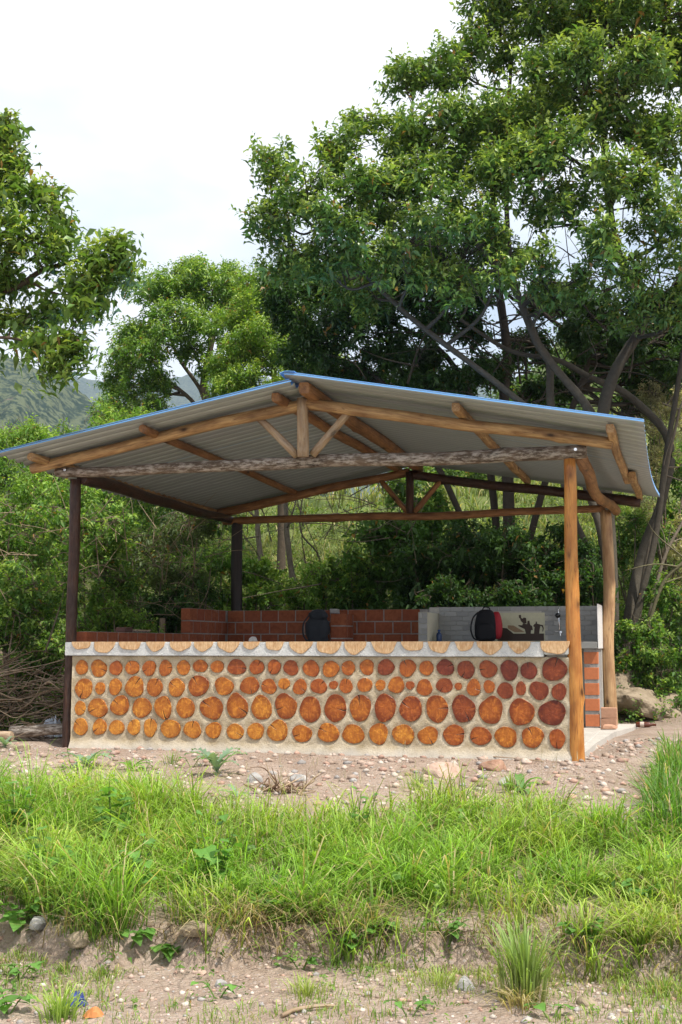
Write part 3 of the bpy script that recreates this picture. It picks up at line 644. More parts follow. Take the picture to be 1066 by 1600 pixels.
# ---------------------------------------------------------------- brick wall and tiled counter
brick_meshes = {}
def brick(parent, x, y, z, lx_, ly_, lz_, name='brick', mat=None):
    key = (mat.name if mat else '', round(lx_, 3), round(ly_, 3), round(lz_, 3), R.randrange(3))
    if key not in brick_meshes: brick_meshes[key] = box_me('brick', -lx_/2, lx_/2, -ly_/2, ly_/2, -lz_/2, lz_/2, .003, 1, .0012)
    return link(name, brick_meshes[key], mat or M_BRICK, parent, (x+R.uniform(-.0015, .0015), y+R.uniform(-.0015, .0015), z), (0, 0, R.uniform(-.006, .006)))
BW = empty('brick_wall', loc2w(-4.0, 3.9, 0), -YAW)
tag(BW, 'low red brick wall round the left and back of the shelter, stepped up at the back', 'wall')
BX, BY = 4.0, -3.9
CP = .155
def bb(x0, x1, y0, y1, z0, z1, nm='mortar_core', mat=None, par=None): return link(nm, box_me(nm, x0+BX, x1+BX, y0+BY, y1+BY, z0, z1), mat or M_JOINT, par or BW)
bb(-4.965, -4.853, .20, 2.752, 0, 7*CP-.003); bb(-4.965, -4.853, 2.755, 4.085, 0, 9*CP-.004); bb(-4.850, -2.16, 3.975, 4.085, 0, 9*CP-.004)
bb(-3.325, -3.138, 3.605, 3.972, 0, 1.325)
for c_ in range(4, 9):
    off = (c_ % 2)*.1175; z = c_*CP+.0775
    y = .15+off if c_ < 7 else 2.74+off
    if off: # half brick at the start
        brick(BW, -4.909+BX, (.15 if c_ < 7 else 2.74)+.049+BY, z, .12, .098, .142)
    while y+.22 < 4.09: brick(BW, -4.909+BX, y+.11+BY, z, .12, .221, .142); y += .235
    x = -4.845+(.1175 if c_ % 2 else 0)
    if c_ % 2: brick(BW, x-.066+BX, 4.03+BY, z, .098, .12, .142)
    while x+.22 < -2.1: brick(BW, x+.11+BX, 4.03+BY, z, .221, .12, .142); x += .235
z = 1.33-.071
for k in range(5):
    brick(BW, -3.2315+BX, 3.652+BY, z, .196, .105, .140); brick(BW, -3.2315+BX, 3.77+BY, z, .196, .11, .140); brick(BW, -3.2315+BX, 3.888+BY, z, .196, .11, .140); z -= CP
bb(-4.845, -3.34, 3.3, 3.965, .90, .955, 'worktop', M_SLAB)

TC = empty('tiled_counter', loc2w(-1.0, 3.6, 0), -YAW)
tag(TC, 'outdoor kitchen counter with grey tiled splashback and a brick end pier', 'counter')
def tb(nm, x0, x1, y0, y1, z0, z1, mat, bev=0.0): return link(nm, box_me(nm, x0+1, x1+1, y0-3.6, y1-3.6, z0, z1, bev), mat, TC)
M_GROUT = flat('grout', (.50, .48, .44), .9, .2)
M_PALE = flat('pale_render', (.50, .47, .36), .7, .3)
_m = M('tile_glaze', .28, .5); _oi = _m.n('ShaderNodeObjectInfo'); _n = _m.noise(_m.coord('Object'), 30, 3)
_c = _m.mix(_m.ramp(_oi.outputs['Random'], [(0, 0), (1, 1)]), (.24, .24, .23), (.36, .355, .335)); _m.color(_m.mix(_m.ramp(_n, [(.4, 0), (.8, .3)]), _c, (.26, .26, .25))); M_TILE = _m.m
tb('back_wall', -2.155, -.055, 3.985, 4.085, 0, 1.412, M_GROUT)
tb('side_wall', -2.15, -2.035, 3.33, 3.982, 0, 1.335, M_PALE)
tb('worktop', -2.03, -.06, 3.36, 3.975, .905, .982, M_TILE, .004)
tb('edge_strip', -.052, -.043, 3.36, 4.09, .905, 1.418, flat('white_edge', (.7, .69, .68), .4), .001)
tb('pier', -.215, -.066, 3.42, 3.97, -.02, .90, M_JOINT)
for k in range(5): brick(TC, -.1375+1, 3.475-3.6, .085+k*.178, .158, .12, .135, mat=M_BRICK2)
tile_me = box_me('tile', -.0725, .0725, -.004, .004, -.0275, .0275, .0015); tile_h = box_me('tile', -.035, .035, -.004, .004, -.0275, .0275, .0015)
for r_ in range(8):
    z = 1.386-r_*.0585
    if z < .99: break
    x = -2.028+(-.075 if r_ % 2 else 0)
    while x < -.06:
        xc = x+.0725; half = None
        if xc-.0725 < -2.031: half = xc+.0375
        elif xc+.0725 > -.052: half = xc-.0375
        ins = (-1.34 < xc < -.715 and z < 1.345)
        if not ins and (half or xc): 
            if half is None or -2.0 < half < -.085: link('tile', tile_h if half else tile_me, M_TILE, TC, ((half or xc)+1, 3.9805-3.6, z), (R.uniform(-.004, .004), 0, 0))
        x += .149
tile_e = box_me('tile', -.052, .052, -.004, .004, -.031, .031, .0015); tile_e2 = box_me('tile', -.0245, .0245, -.004, .004, -.031, .031, .0015)
for r_ in range(6):
    z = 1.300-r_*.066
    if r_ % 3 == 0:
        link('tile', tile_e2, M_TILE, TC, (-2.12+1, 3.3255-3.6, z)); link('tile', tile_e2, M_TILE, TC, (-2.066+1, 3.3255-3.6, z))
    else: link('tile', tile_e, M_TILE, TC, (-2.0925+1, 3.3255-3.6, z))
# printed tile picture of coffee makers
mu = tb('tile_picture', -1.335, -.722, 3.970, 3.984, .984, 1.338, flat('cream_print', (.56, .54, .38), .4), .001); mu['label'] = 'printed tile panel with dark coffee pots and a grinder'
M_SIL = flat('brown_print', (.05, .028, .018), .45); M_SIL2 = flat('tan_print', (.30, .20, .11), .45)
mxp = lambda x: -.05-(940-(790+x/6.66))*.00788; mzp = lambda y: .98+(1003-(935+y/6.66))*.00788
def sil(pts, mat, yy, nm='print_shape'):
    bm = bmesh.new(); vs = [bm.verts.new((min(-.724, max(-1.333, mxp(x)))+1, yy-3.6, max(.985, mzp(y)))) for x, y in pts]; f = bm.faces.new(vs)
    e = bmesh.ops.extrude_face_region(bm, geom=[f]); bmesh.ops.translate(bm, verts=[g for g in e['geom'] if isinstance(g, bmesh.types.BMVert)], vec=(0, .001, 0)); bmesh.ops.recalc_face_normals(bm, faces=bm.faces[:])
    me = bpy.data.meshes.new(nm); bm.to_mesh(me); bm.free(); link(nm, me, mat, TC)
sil([(-60, 365), (420, 365), (420, 440), (-60, 440)], M_SIL, 3.9680)
sil([(165, 175), (188, 172), (190, 205), (205, 212), (215, 200), (240, 205), (245, 260), (215, 265), (185, 235), (178, 210), (168, 205)], M_SIL, 3.9683)
sil([(255, 235), (275, 232), (278, 262), (285, 280), (300, 285), (308, 330), (290, 330), (285, 365), (235, 365), (225, 320), (160, 288), (160, 278), (200, 280), (205, 262), (250, 268)], M_SIL, 3.9676)
sil([(340, 240), (350, 245), (352, 265), (378, 270), (385, 285), (378, 320), (372, 366), (318, 366), (325, 300), (310, 288), (322, 270), (335, 265)], M_SIL, 3.9686)
sil([(379, 272), (410, 278), (420, 310), (412, 345), (404, 345), (408, 310), (398, 290), (379, 289)], M_SIL, 3.9673)
sil([(50, 280), (110, 282), (225, 350), (120, 352), (50, 310)], M_SIL2, 3.9690)
sil([(-40, 300), (40, 310), (110, 366), (-40, 366)], M_SIL, 3.9693)
# tap
TP = empty('wall_tap', loc2w(-.545, 3.95, 1.05), -YAW); tag(TP, 'chrome wall tap with black round head on grey tiles', 'tap')
tu = Tubes(); tu.add(catmull([(0, .02, .05), (0, -.04, .05), (.004, -.05, .12), (.0, -.05, .25), (-.005, -.045, .3), (.002, -.01, .34), (0, .02, .34)], 4), .0065, .0065, 8); me = tu.mesh('pipe'); link('pipe', me, M_CHROME, TP)
bm = bmesh.new(); bmesh.ops.create_uvsphere(bm, u_segments=16, v_segments=10, radius=.032); me = bpy.data.meshes.new('head'); bm.to_mesh(me); bm.free(); link('head', me, flat('black_plastic', (.01, .01, .01), .15, .6), TP, (-.012, -.06, .25), smooth=True)
bm = bmesh.new(); bmesh.ops.create_cone(bm, segments=12, radius1=.02, radius2=.014, depth=.05, cap_ends=True); me = bpy.data.meshes.new('valve'); bm.to_mesh(me); bm.free(); link('valve', me, M_CHROME, TP, (.01, -.03, .05), (PI/2, 0, .4))
tu = Tubes(); tu.add([(0, -.05, .05), (-.045, -.055, .055)], .005, .006, 6); tu.add([(.01, -.05, .05), (.02, -.06, .0)], .008, .007, 8); link('handle', tu.mesh('handle'), M_CHROME, TP)

# ---------------------------------------------------------------- bags and small things at the counter
def blob(w, d, h, e=.6, lump=.05, seed=0, nu=28, nv=18, top=.75):
    V = []; F = []; 
    for j in range(nv+1):
        t = j/nv; ph = -PI/2+PI*t
        for i in range(nu):
            a = 2*PI*i/nu; cs = math.cos(a); sn = math.sin(a); cp = abs(math.cos(ph))**e; sp = math.copysign(abs(math.sin(ph))**e, math.sin(ph))
            q = 1-(1-top)*max(0, sp); nz2 = 1+lump*2*(float(vnoise(i*.7+seed, j*.6+seed, 3))-.5)*math.cos(ph)
            x = w/2*cp*math.copysign(abs(cs)**.75, cs)*q*nz2; y = d/2*cp*math.copysign(abs(sn)**.75, sn)*q*nz2
            V.append((x, y, h/2+h/2*sp))
    for j in range(nv):
        for i in range(nu): i2 = (i+1) % nu; F.append((j*nu+i, j*nu+i2, (j+1)*nu+i2, (j+1)*nu+i))
    me = bpy.data.meshes.new('blob'); me.from_pydata(V, [], F); me.update(); me.shade_smooth(); return me
BP = empty('backpack', loc2w(-1.375, 3.56, .984), -YAW+.1); tag(BP, 'black backpack with dark red side pocket standing on the tiled counter', 'backpack')
link('body', blob(.27, .2, .385, .5, .04, 2), M_BLACKM, BP)
link('side_pocket', blob(.14, .15, .33, .6, .03, 5), M_RED, BP, (.125, .02, .03))
link('front_pocket', blob(.22, .08, .2, .5, .05, 7), M_BLACKM, BP, (0, -.085, .02))
tu = Tubes(); tu.add(catmull([(-.09, -.03, .35), (-.15, -.04, .28), (-.178, -.04, .16), (-.15, -.03, .05), (-.10, -.02, .02)], 5), .010, .010, 6); tu.add(catmull([(-.04, 0, .37), (-.02, 0, .41), (.04, 0, .405), (.05, 0, .37)], 4), .008, .008, 6); link('strap', tu.mesh('strap'), M_BLACKM, BP)
BP = empty('backpack', loc2w(-3.47, 3.52, .957), -YAW); tag(BP, 'slouched charcoal bag leaning against the brick pier at the back', 'bag')
link('body', blob(.30, .2, .40, .7, .22, 12, top=.6), M_GREYF, BP)
link('flap', blob(.22, .14, .14, .7, .25, 16), M_GREYF, BP, (.02, -.03, .29))
tu = Tubes(); tu.add(catmull([(-.10, -.06, .35), (-.16, -.08, .25), (-.17, -.06, .12), (-.1, -.08, .02)], 5), .009, .012, 6); link('strap', tu.mesh('strap'), M_GREYF, BP)
def lathe(prof, n=16):
    V = []; F = []
    for r, z in prof:
        for i in range(n): a = 2*PI*i/n; V.append((r*math.cos(a), r*math.sin(a), z))
    for j in range(len(prof)-1):
        for i in range(n): i2 = (i+1) % n; F.append((j*n+i, j*n+i2, (j+1)*n+i2, (j+1)*n+i))
    F.append(tuple(range(n-1, -1, -1))); F.append(tuple((len(prof)-1)*n+i for i in range(n)))
    me = bpy.data.meshes.new('turned'); me.from_pydata(V, [], F); me.update(); me.shade_smooth(); return me
B = empty('plastic_bottle', loc2w(-1.955, 3.6, .984), 0); tag(B, 'small dark blue plastic bottle in the corner of the tiled counter', 'bottle')
link('body', lathe([(.032, 0), (.034, .01), (.034, .08), (.03, .1), (.014, .115), (.014, .125)]), flat('blue_plastic', (.02, .05, .14), .3, .5), B)
link('cap', lathe([(.016, .126), (.016, .142), (.013, .146)]), flat('blue_cap', (.03, .08, .25), .4), B)
def rock_me(sx_, sy_, sz_, seed, sub=3, amp=.3, flatb=.35):
    bm = bmesh.new(); bmesh.ops.create_icosphere(bm, subdivisions=sub, radius=1); rs = random.Random(seed); o1 = Vector((rs.uniform(0, 50), rs.uniform(0, 50), rs.uniform(0, 50)))
    from mathutils import noise as mn
    pl = [(Vector((rs.gauss(0, 1), rs.gauss(0, 1), rs.gauss(0, 1))).normalized(), rs.uniform(.6, .9)) for _ in range(7)]
    for v in bm.verts:
        c = v.co.copy()
        for nn, d in pl:
            k = c.dot(nn)
            if k > d: c -= nn*(k-d)*.9
        c *= 1+amp*.35*mn.noise(c*1.5+o1)+amp*.12*mn.noise(c*5+o1)
        if c.z < -flatb: c.z = -flatb
        v.co = Vector((c.x*sx_, c.y*sy_, c.z*sz_))
    me = bpy.data.meshes.new('rock'); bm.to_mesh(me); bm.free(); return me
def stone_mat(name, c0, c1):
    m = M(name, .9, .2); v = m.coord(); a = m.noise(v, 9, 6, .65); b = m.noise(v, 60, 4, .7)
    m.color(m.mix(m.ramp(a, [(.35, 0), (.65, 1)]), c0, c1)).bump(m.math('ADD', a, b), .8, .01); return m.m
M_ROCKP = stone_mat('pink_rock', (.38, .24, .18), (.55, .42, .34)); M_ROCKG = stone_mat('grey_rock', (.27, .26, .25), (.45, .43, .41)); M_ROCKT = stone_mat('tan_rock', (.21, .165, .11), (.34, .27, .195)); M_ROCKB = stone_mat('brown_rock', (.26, .14, .09), (.46, .29, .21))
o = link('stone', rock_me(.05, .04, .045, 3, 2), M_ROCKG, None, loc2w(-3.06, .12, .985)); tag(o, 'small grey stone lying on the cement ledge', 'stone')
o = link('cement_lump', box_me('cement_lump', -.06, .05, -.05, .05, 0, .055, .008, 1, .006), M_ROCKG, None, loc2w(-3.30, 3.70, 1.337), (0, 0, -YAW+.1)); tag(o, 'grey cement lump on top of the brick pier', 'cement lump')
o = link('loose_brick', box_me('loose_brick', -.055, .055, -.13, .13, 0, .05, .005, 1, .004), flat('soot_brick', (.10, .05, .04), .9), None, loc2w(-4.91, 1.10, 7*CP+.001), (0, 0, -YAW+.15)); tag(o, 'dark broken brick lying on the low left brick wall', 'brick')
for k, (lab, yy, rz, mt) in enumerate([('pale slat lying uppermost on the low left brick wall', 1.42, .02, M_GREY2), ('grey slat under the pale slat on the low left brick wall', 1.36, -.05, M_GREY)]):
    o = link('wood_slat', box_me('wood_slat', -.03+k*.0, .03, -.2, .2, 0, .014, .002), mt, None, loc2w(-4.91, yy+.1, 7*CP+.002+(1-k)*.0145), (0, 0, -YAW+rz)); tag(o, lab, 'slat')
# ---------------------------------------------------------------- trees
GREEN = (.050, .115, .022); TIP = (.17, .25, .045)
def tree(label, cat, base, trunks, lobes, dens, leafL, leafW, m=10, colr=GREEN, tip=TIP, barkc=(.11, .085, .065), group=None, limb=.05, twigs=14, mat=None, inner=.3, name='broadleaf_tree', nsub=9, simple=False, lowcut=-.35, spread=1.0, droop=.35):
    root = empty(name, base); tag(root, label, cat, group); o0 = Vector(base); b0_ = np.array(base)
    nodes = []; 
    for P, r0, r1 in trunks:
        Q = catmull(P, 6); t = Tubes(); t.add(Q-b0_, r0, r1, 10, barkc, .08); link('trunk', t.mesh('trunk'), M_BARK, root)
        for i, q in enumerate(Q): nodes.append((q, r0+(r1-r0)*i/len(Q)))
    NP = np.array([n[0] for n in nodes])
    P, D = lobe_points(lobes, dens, inner=inner, lowcut=lowcut, nsub=nsub)
    bt = Tubes()
    for c, r in lobes:
        c = np.array(c, float); dd = np.linalg.norm((NP-c)*np.array([1, 1, 1]), axis=1)+np.maximum(0, NP[:, 2]-c[2]+.2)*3; k = int(np.argmin(dd)); s_ = NP[k]; L_ = np.linalg.norm(c-s_)
        mid = (s_+c)/2+np.array([0, 0, -.10*L_])+NR.normal(0, .08*L_, 3); rb = min(limb, nodes[k][1]*.8)
        Q = catmull([s_, mid, c], 5); bt.add(Q-b0_, rb, rb*.45, 6, barkc, .1)
        dl = np.linalg.norm(P-c, axis=1); ids = np.nonzero(dl < r*1.3)[0]; NR.shuffle(ids)
        for j in ids[:twigs]:
            s2 = Q[NR.integers(len(Q)//2, len(Q))]; e = P[j]; md = (s2+e)/2+NR.normal(0, .1*np.linalg.norm(e-s2), 3)
            bt.add(catmull([s2, md, e], 3)-b0_, rb*.4, .004, 4, barkc)
    link('branches', bt.mesh('branches'), M_BARK, root)
    A = sprig_leaves(P-b0_, D, m, leafL, leafW, colr, tip, spread)
    o = link('crown', leaves_me('crown', *A, droop=droop, simple=simple), mat or M_LEAF, root); o['kind'] = 'stuff'
    return root
def LB(*a):
    """crown lobes given as (u, v, distance, radius)"""
    return [(tuple(W3(u, v, Y)), r) for u, v, Y, r in a]
def PT(Y, *uv):
    out = []
    for i, q in enumerate(uv): out.append(tuple(W3(q[0], q[1], q[2] if len(q) > 2 else Y)))
    return out
def onground(p, d=.15): return (p[0], p[1], float(H(p[0], p[1]))-d)

# the big spreading tree behind the right of the shelter
bx = W3(958, 985, 16.6); base = onground(bx)
TR = [([base]+PT(16.6, (945, 830), (938, 740), (941, 651), (963, 577), (1004, 507), (1000, 455), (966, 395), (950, 300, 16.2), (940, 160, 16.2), (930, 0, 16.4)), .11, .035),
      ([base]+PT(16.8, (955, 860), (945, 740), (923, 645), (845, 546), (803, 450), (744, 380), (690, 300, 16.4), (640, 190, 16.2)), .085, .025),
      ([base]+PT(17.2, (930, 900), (893, 800), (862, 642), (858, 568), (836, 524), (800, 420), (790, 250), (800, 90)), .08, .025),
      ([base]+PT(16.2, (950, 900), (930, 800), (880, 690), (775, 598), (665, 515), (613, 470), (520, 380), (450, 320)), .065, .02),
      ([base]+PT(17.6, (1000, 880), (1035, 780), (1045, 690), (985, 620), (923, 590), (871, 563), (797, 548), (720, 500)), .085, .025),
      ([base]+PT(17.0, (1020, 860), (1040, 720), (1066, 560), (1090, 400), (1080, 200)), .05, .025)]
big = [(430, 255, 16.2, .46), (425, 330, 16.0, .45), (440, 395, 16.2, .42), (480, 300, 15.6, .5), (500, 400, 15.8, .48), (535, 235, 16.4, .52), (560, 190, 17, .3), (530, 340, 15.4, .5), (600, 300, 15.8, .6), (590, 400, 15.6, .55), (620, 210, 16.3, .55), (640, 120, 16.8, .48),
       (650, 260, 15.6, .5), (690, 330, 15.4, .6), (700, 200, 16, .6), (700, 100, 16.8, .55), (660, 430, 15.8, .45), (765, 60, 17, .6), (780, 170, 16, .65), (790, 270, 15.6, .6), (750, 350, 15.5, .5), (850, 20, 17, .7), (860, 120, 16, .7), (870, 230, 15.6, .65), (860, 320, 15.8, .55),
       (840, 400, 15.5, .35), (950, 40, 16.6, .75), (960, 160, 15.8, .7), (960, 280, 15.4, .6), (940, 370, 15.2, .45), (1050, 90, 16.2, .8), (1050, 220, 15.8, .7), (1040, 330, 15.4, .6), (1070, 420, 15.6, .55), (900, 440, 15.6, .3), (980, 420, 15.4, .35), (820, -60, 17, .7), (930, -70, 16.6, .8), (1040, -60, 16.4, .8), (1160, 150, 16.5, 1.0), (1170, 330, 16.5, .9), (1150, 0, 16.5, .9), (1000, -10, 15.6, .6), (900, -20, 16, .6), (1060, 20, 15.6, .6), (760, 0, 17, .5), (900, 90, 15.4, .5), (1000, 100, 15.2, .5), (1060, 480, 15.8, .45), (980, 480, 16, .35), (860, 450, 16, .35), (720, 440, 15.6, .4), (780, 420, 15.4, .35), (1020, 470, 15.8, .4), (560, 280, 15.4, .4), (900, -170, 17, .9), (1040, -190, 17, 1.0),
       (580, 460, 16.8, .4), (720, 430, 17.4, .4), (820, 200, 18, .8), (640, 350, 17.5, .6), (740, 250, 17.8, .7), (540, 430, 17.2, .45)]
tree('big spreading broadleaf tree with several crooked trunks behind the right side of the shelter', 'tree', base, TR, LB(*big), 92, .152, .40, 8, (.090, .175, .042), (.33, .42, .09), barkc=(.075, .065, .052), limb=.035, twigs=14, droop=.24, name='broadleaf_tree')
# dark understorey tree between it and the roof
b2 = onground(W3(790, 960, 19.0))
TR = [([b2]+PT(19, (795, 800), (788, 625), (792, 546), (779, 445), (775, 360), (770, 300)), .11, .04), ([b2]+PT(19.3, (760, 700), (700, 560), (600, 500), (520, 480)), .07, .02), ([b2]+PT(18.8, (850, 760), (915, 581), (915, 537), (871, 507), (818, 463)), .06, .03),
      ([b2]+PT(19.0, (700, 760), (600, 600), (520, 560), (470, 540)), .06, .02)]
dk = [(450, 470, 18.6, .55), (480, 540, 18.6, .55), (540, 500, 18.4, .6), (540, 580, 19, .5), (600, 470, 18.6, .55), (610, 540, 18.8, .5), (670, 480, 18.5, .6), (660, 570, 19.4, .5), (730, 450, 18.6, .5), (740, 510, 19, .4), (700, 400, 18.6, .7), (620, 420, 18.8, .6), (520, 430, 19, .6), (570, 600, 19.4, .4), (780, 400, 19.2, .5), (830, 610, 20, .35), (930, 480, 19.4, .6), (480, 600, 20, .45), (600, 600, 20.4, .45), (660, 620, 20.6, .4), (720, 600, 20.6, .45), (780, 580, 20.6, .4), (830, 540, 20.4, .5), (880, 600, 20.8, .45), (850, 460, 20.2, .5), (1000, 620, 20.8, .5), (920, 540, 20.6, .5), (450, 430, 19.2, .5), (900, 520, 18.4, .4), (980, 530, 18.4, .45), (1060, 560, 18.4, .5), (1000, 590, 19, .4), (760, 570, 18.6, .4), (700, 600, 18.6, .4), (640, 600, 18.6, .35), (1010, 560, 19.6, .6), (1060, 500, 19.4, .7), (950, 560, 20, .4), (1050, 600, 19.2, .4), (880, 470, 19.6, .4)]
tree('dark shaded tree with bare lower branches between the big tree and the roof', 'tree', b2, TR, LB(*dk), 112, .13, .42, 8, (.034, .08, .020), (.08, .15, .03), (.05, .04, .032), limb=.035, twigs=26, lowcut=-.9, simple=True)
# bare tangled branches under the big crown
t = Tubes()
for k in range(150):
    u = R.uniform(560, 1050); v = R.uniform(400, 640); Y = R.uniform(17.5, 20.5); p = np.array(W3(u, v, Y)); d = nrm(np.array([R.uniform(-1, 1), R.uniform(-.3, .3), R.uniform(-.3, .9)])); L_ = R.uniform(.5, 1.7)
    q = [p, p+d*L_*.5+NR.normal(0, .12, 3), p+d*L_+NR.normal(0, .2, 3)]; t.add(catmull(q, 4), R.uniform(.008, .022), .004, 5, (.055, .045, .035))
o = link('branch_tangle', t.mesh('branch_tangle'), M_BARK); tag(o, 'tangle of bare dark twigs under the big tree crown above the roof', 'twigs', None, 'stuff')
# middle distance trees
b3 = onground(W3(335, 840, 27.0))
TR = [([b3]+PT(27, (330, 720), (328, 640), (318, 600), (330, 540), (345, 480)), .13, .05), ([b3]+PT(27, (320, 700), (310, 640), (270, 600), (235, 575)), .07, .03), ([b3]+PT(27, (325, 700), (318, 620), (280, 560), (255, 500)), .07, .03), ([b3]+PT(27, (332, 700), (336, 610), (365, 560), (380, 500)), .07, .03)]
mid = [(235, 460, 27, .75), (215, 520, 27, .65), (275, 440, 27, .8), (330, 450, 27, .85), (385, 470, 27.4, .8), (270, 500, 26, .75), (330, 510, 26, .7), (190, 570, 27, .5), (175, 600, 27, .4), (215, 600, 26.6, .55), (240, 550, 26, .5), (360, 560, 27, .4), (205, 640, 26.4, .45), (300, 420, 27.5, .5), (390, 540, 26.5, .5), (240, 630, 26.4, .35), (300, 540, 26.4, .5), (200, 545, 26.4, .45), (250, 590, 26.6, .4), (330, 570, 26.6, .4), (180, 630, 26.4, .4), (355, 430, 27.5, .5)]
tree('rounded green tree with thin forked trunks left of the roof ridge', 'tree', b3, TR, LB(*mid), 100, .14, .36, 8, (.11, .22, .04), (.32, .44, .09), limb=.04, twigs=10, simple=True)
b4 = onground(W3(440, 800, 23.0))
TR = [([b4]+PT(23, (440, 700), (430, 600), (420, 520)), .09, .04), ([b4]+PT(23, (450, 700), (470, 600), (490, 540)), .06, .03)]
yl = [(400, 480, 23, .55), (440, 500, 23, .6), (380, 540, 22.6, .5), (430, 560, 22.6, .6), (480, 540, 23, .6), (370, 600, 22.4, .45), (420, 620, 22.2, .5), (500, 600, 22.6, .5), (345, 610, 22.6, .4), (480, 470, 23.5, .5), (460, 640, 22.4, .5), (390, 640, 22.2, .5), (400, 440, 23.4, .5), (440, 450, 23.4, .45), (360, 490, 23.2, .4), (350, 560, 22.8, .45), (410, 520, 22.3, .5), (460, 590, 22.2, .45), (510, 560, 22.6, .4), (385, 580, 22.2, .4)]
tree('yellow green bushy tree rising behind the left slope of the roof', 'tree', b4, TR, LB(*yl), 120, .12, .34, 8, (.13, .24, .035), (.36, .46, .08), limb=.035, twigs=8, simple=True)
# tree reaching in from the left edge
b5 = onground((-5.4, 11.6, 0))
TR = [([b5, (-5.3, 11.5, 1.5), tuple(W3(-190, 700, 11.2)), tuple(W3(-120, 520, 11.0)), tuple(W3(-60, 380, 11)), tuple(W3(-40, 230, 11))], .12, .04),
      (PT(11, (-120, 520), (-50, 470), (20, 452), (62, 425), (100, 412), (160, 395, 10.8), (195, 372, 10.7)), .04, .008), (PT(11, (-60, 480), (30, 440), (75, 455), (120, 465)), .018, .006),
      (PT(10.8, (-120, 540), (-30, 528), (30, 530), (70, 545), (110, 520)), .02, .006), (PT(11.2, (-60, 380), (-10, 330), (40, 270)), .03, .01)]
lf = [(-10, 205, 11, .22), (20, 240, 11, .2), (-50, 270, 11.2, .5), (30, 300, 10.9, .3), (75, 300, 11, .2), (95, 350, 11, .15), (-10, 350, 10.8, .42), (50, 370, 10.7, .3), (85, 385, 10.9, .22), (20, 430, 11, .25), (-60, 400, 10.8, .5), (145, 395, 10.7, .2), (185, 375, 10.7, .11), (165, 425, 10.8, .18), (190, 405, 10.8, .1), (125, 430, 10.7, .2), (130, 470, 10.7, .13), (150, 455, 10.8, .1), (75, 480, 11.1, .14), (30, 500, 11, .2), (-20, 490, 10.9, .22), (60, 530, 10.8, .14), (100, 525, 10.7, .14), (120, 535, 10.7, .12), (90, 565, 10.7, .11), (-60, 330, 11.5, .6), (-110, 250, 11.5, .6), (-120, 420, 11.3, .7), (15, 190, 11, .12), (-30, 540, 11, .2), (-80, 540, 11.2, .35), (-120, 150, 11.5, .4), (5, 262, 11, .25)]
tree('leafy tree reaching in from the left edge with drooping oval leaves', 'tree', b5, TR, LB(*lf), 82, .145, .38, 7, (.11, .20, .04), (.34, .42, .10), (.10, .075, .06), limb=.012, twigs=7, droop=.30)

# ---------------------------------------------------------------- bushes
def bush(label, u, v, Y, r, n=7, colr=(.07, .15, .028), tip=(.17, .26, .05), leafL=.085, leafW=.5, dens=110, m=8, cat='bush', group=None, tall=1.0, name='leafy_bush', wide=1.0, mat=None, stemc=(.15, .12, .09), lowcut=-.5):
    c = W3(u, v, Y); b = onground(c, .05); lob = []
    zb = b[2]; h = c[2]-zb; rs = random.Random(int(u*7+v))
    for k in range(n):
        a = k*2.4; q = rs.uniform(.2, 1.0)*r*wide; zz = rs.uniform(-.5, .45)*r*tall
        lob.append(((c[0]+math.cos(a)*q, c[1]+math.sin(a)*q*.7, c[2]+zz), r*rs.uniform(.4, .62)))
    z = c[2]-r*.7
    while z > zb+r*.2:
        for k in range(3): lob.append(((c[0]+rs.uniform(-.8, .8)*r*wide, c[1]+rs.uniform(-.4, .2)*r, z), r*rs.uniform(.4, .55)))
        z -= r*.6
    root = empty(name, b); tag(root, label, cat, group); b_ = np.array(b)
    t = Tubes()
    for k in range(5): a = rs.uniform(0, 6.28); e = lob[k % len(lob)][0]; t.add(catmull([b_*0, (np.array(e)-b_)*.5+np.array([math.cos(a), math.sin(a), 0])*.15*r, np.array(e)-b_], 5), .02*r+.008, .006, 6, stemc)
    for (cc, rr) in lob:
        for k in range(5):
            d = nrm(NR.normal(0, 1, 3)); cc_ = np.array(cc)-b_; t.add(catmull([cc_-d*rr*.2, cc_+d*rr*.5+NR.normal(0, .05, 3), cc_+d*rr*1.15], 3), .006, .002, 4, stemc)
    link('stems', t.mesh('stems'), M_BARK, root)
    P, D = lobe_points(lob, dens, lowcut=lowcut, inner=.4)
    A = sprig_leaves(P-b_, D, m, leafL, leafW, colr, tip); o = link('foliage', leaves_me('foliage', *A, simple=True), mat or M_LEAFB, root); o['kind'] = 'stuff'; return root
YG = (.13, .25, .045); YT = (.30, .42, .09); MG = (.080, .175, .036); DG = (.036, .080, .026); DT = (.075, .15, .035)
bush('pale green bush lowest on the left edge beside the branch pile', 30, 930, 13.3, .55, 8, MG, YT)
bush('leafy bush at the left edge below the roof corner', 25, 820, 14.0, .65, 9, MG, YT)
bush('dense green bush against the left dark post', 150, 850, 14.8, .65, 9, MG, YT)
bush('low bush with fresh leaves behind the low left brick wall', 180, 950, 14.4, .42, 7, YG, YT)
bush('greyish twiggy bush in the middle of the left bank', 260, 850, 16.2, .62, 8, (.085, .12, .05), (.15, .2, .08), dens=70)
bush('dark low bush behind the step in the brick wall', 280, 940, 15.9, .42, 7, DG, MG)
bush('tall green bush behind the back left post', 330, 890, 17.3, .6, 8, MG, YT)
bush('bright green bush under the lower left roof edge', 60, 745, 16.8, .7, 9, YG, YT)
bush('broad bush high on the bank left of the roof', 200, 780, 17.8, .8, 9, MG, YT)
bush('feathery yellow green bush above the left roof edge at the photo border', 10, 700, 19.5, .75, 9, YG, YT, .11, .3)
bush('feathery yellow green bush above the middle of the left roof edge', 110, 690, 20.5, .8, 9, YG, YT, .11, .3)
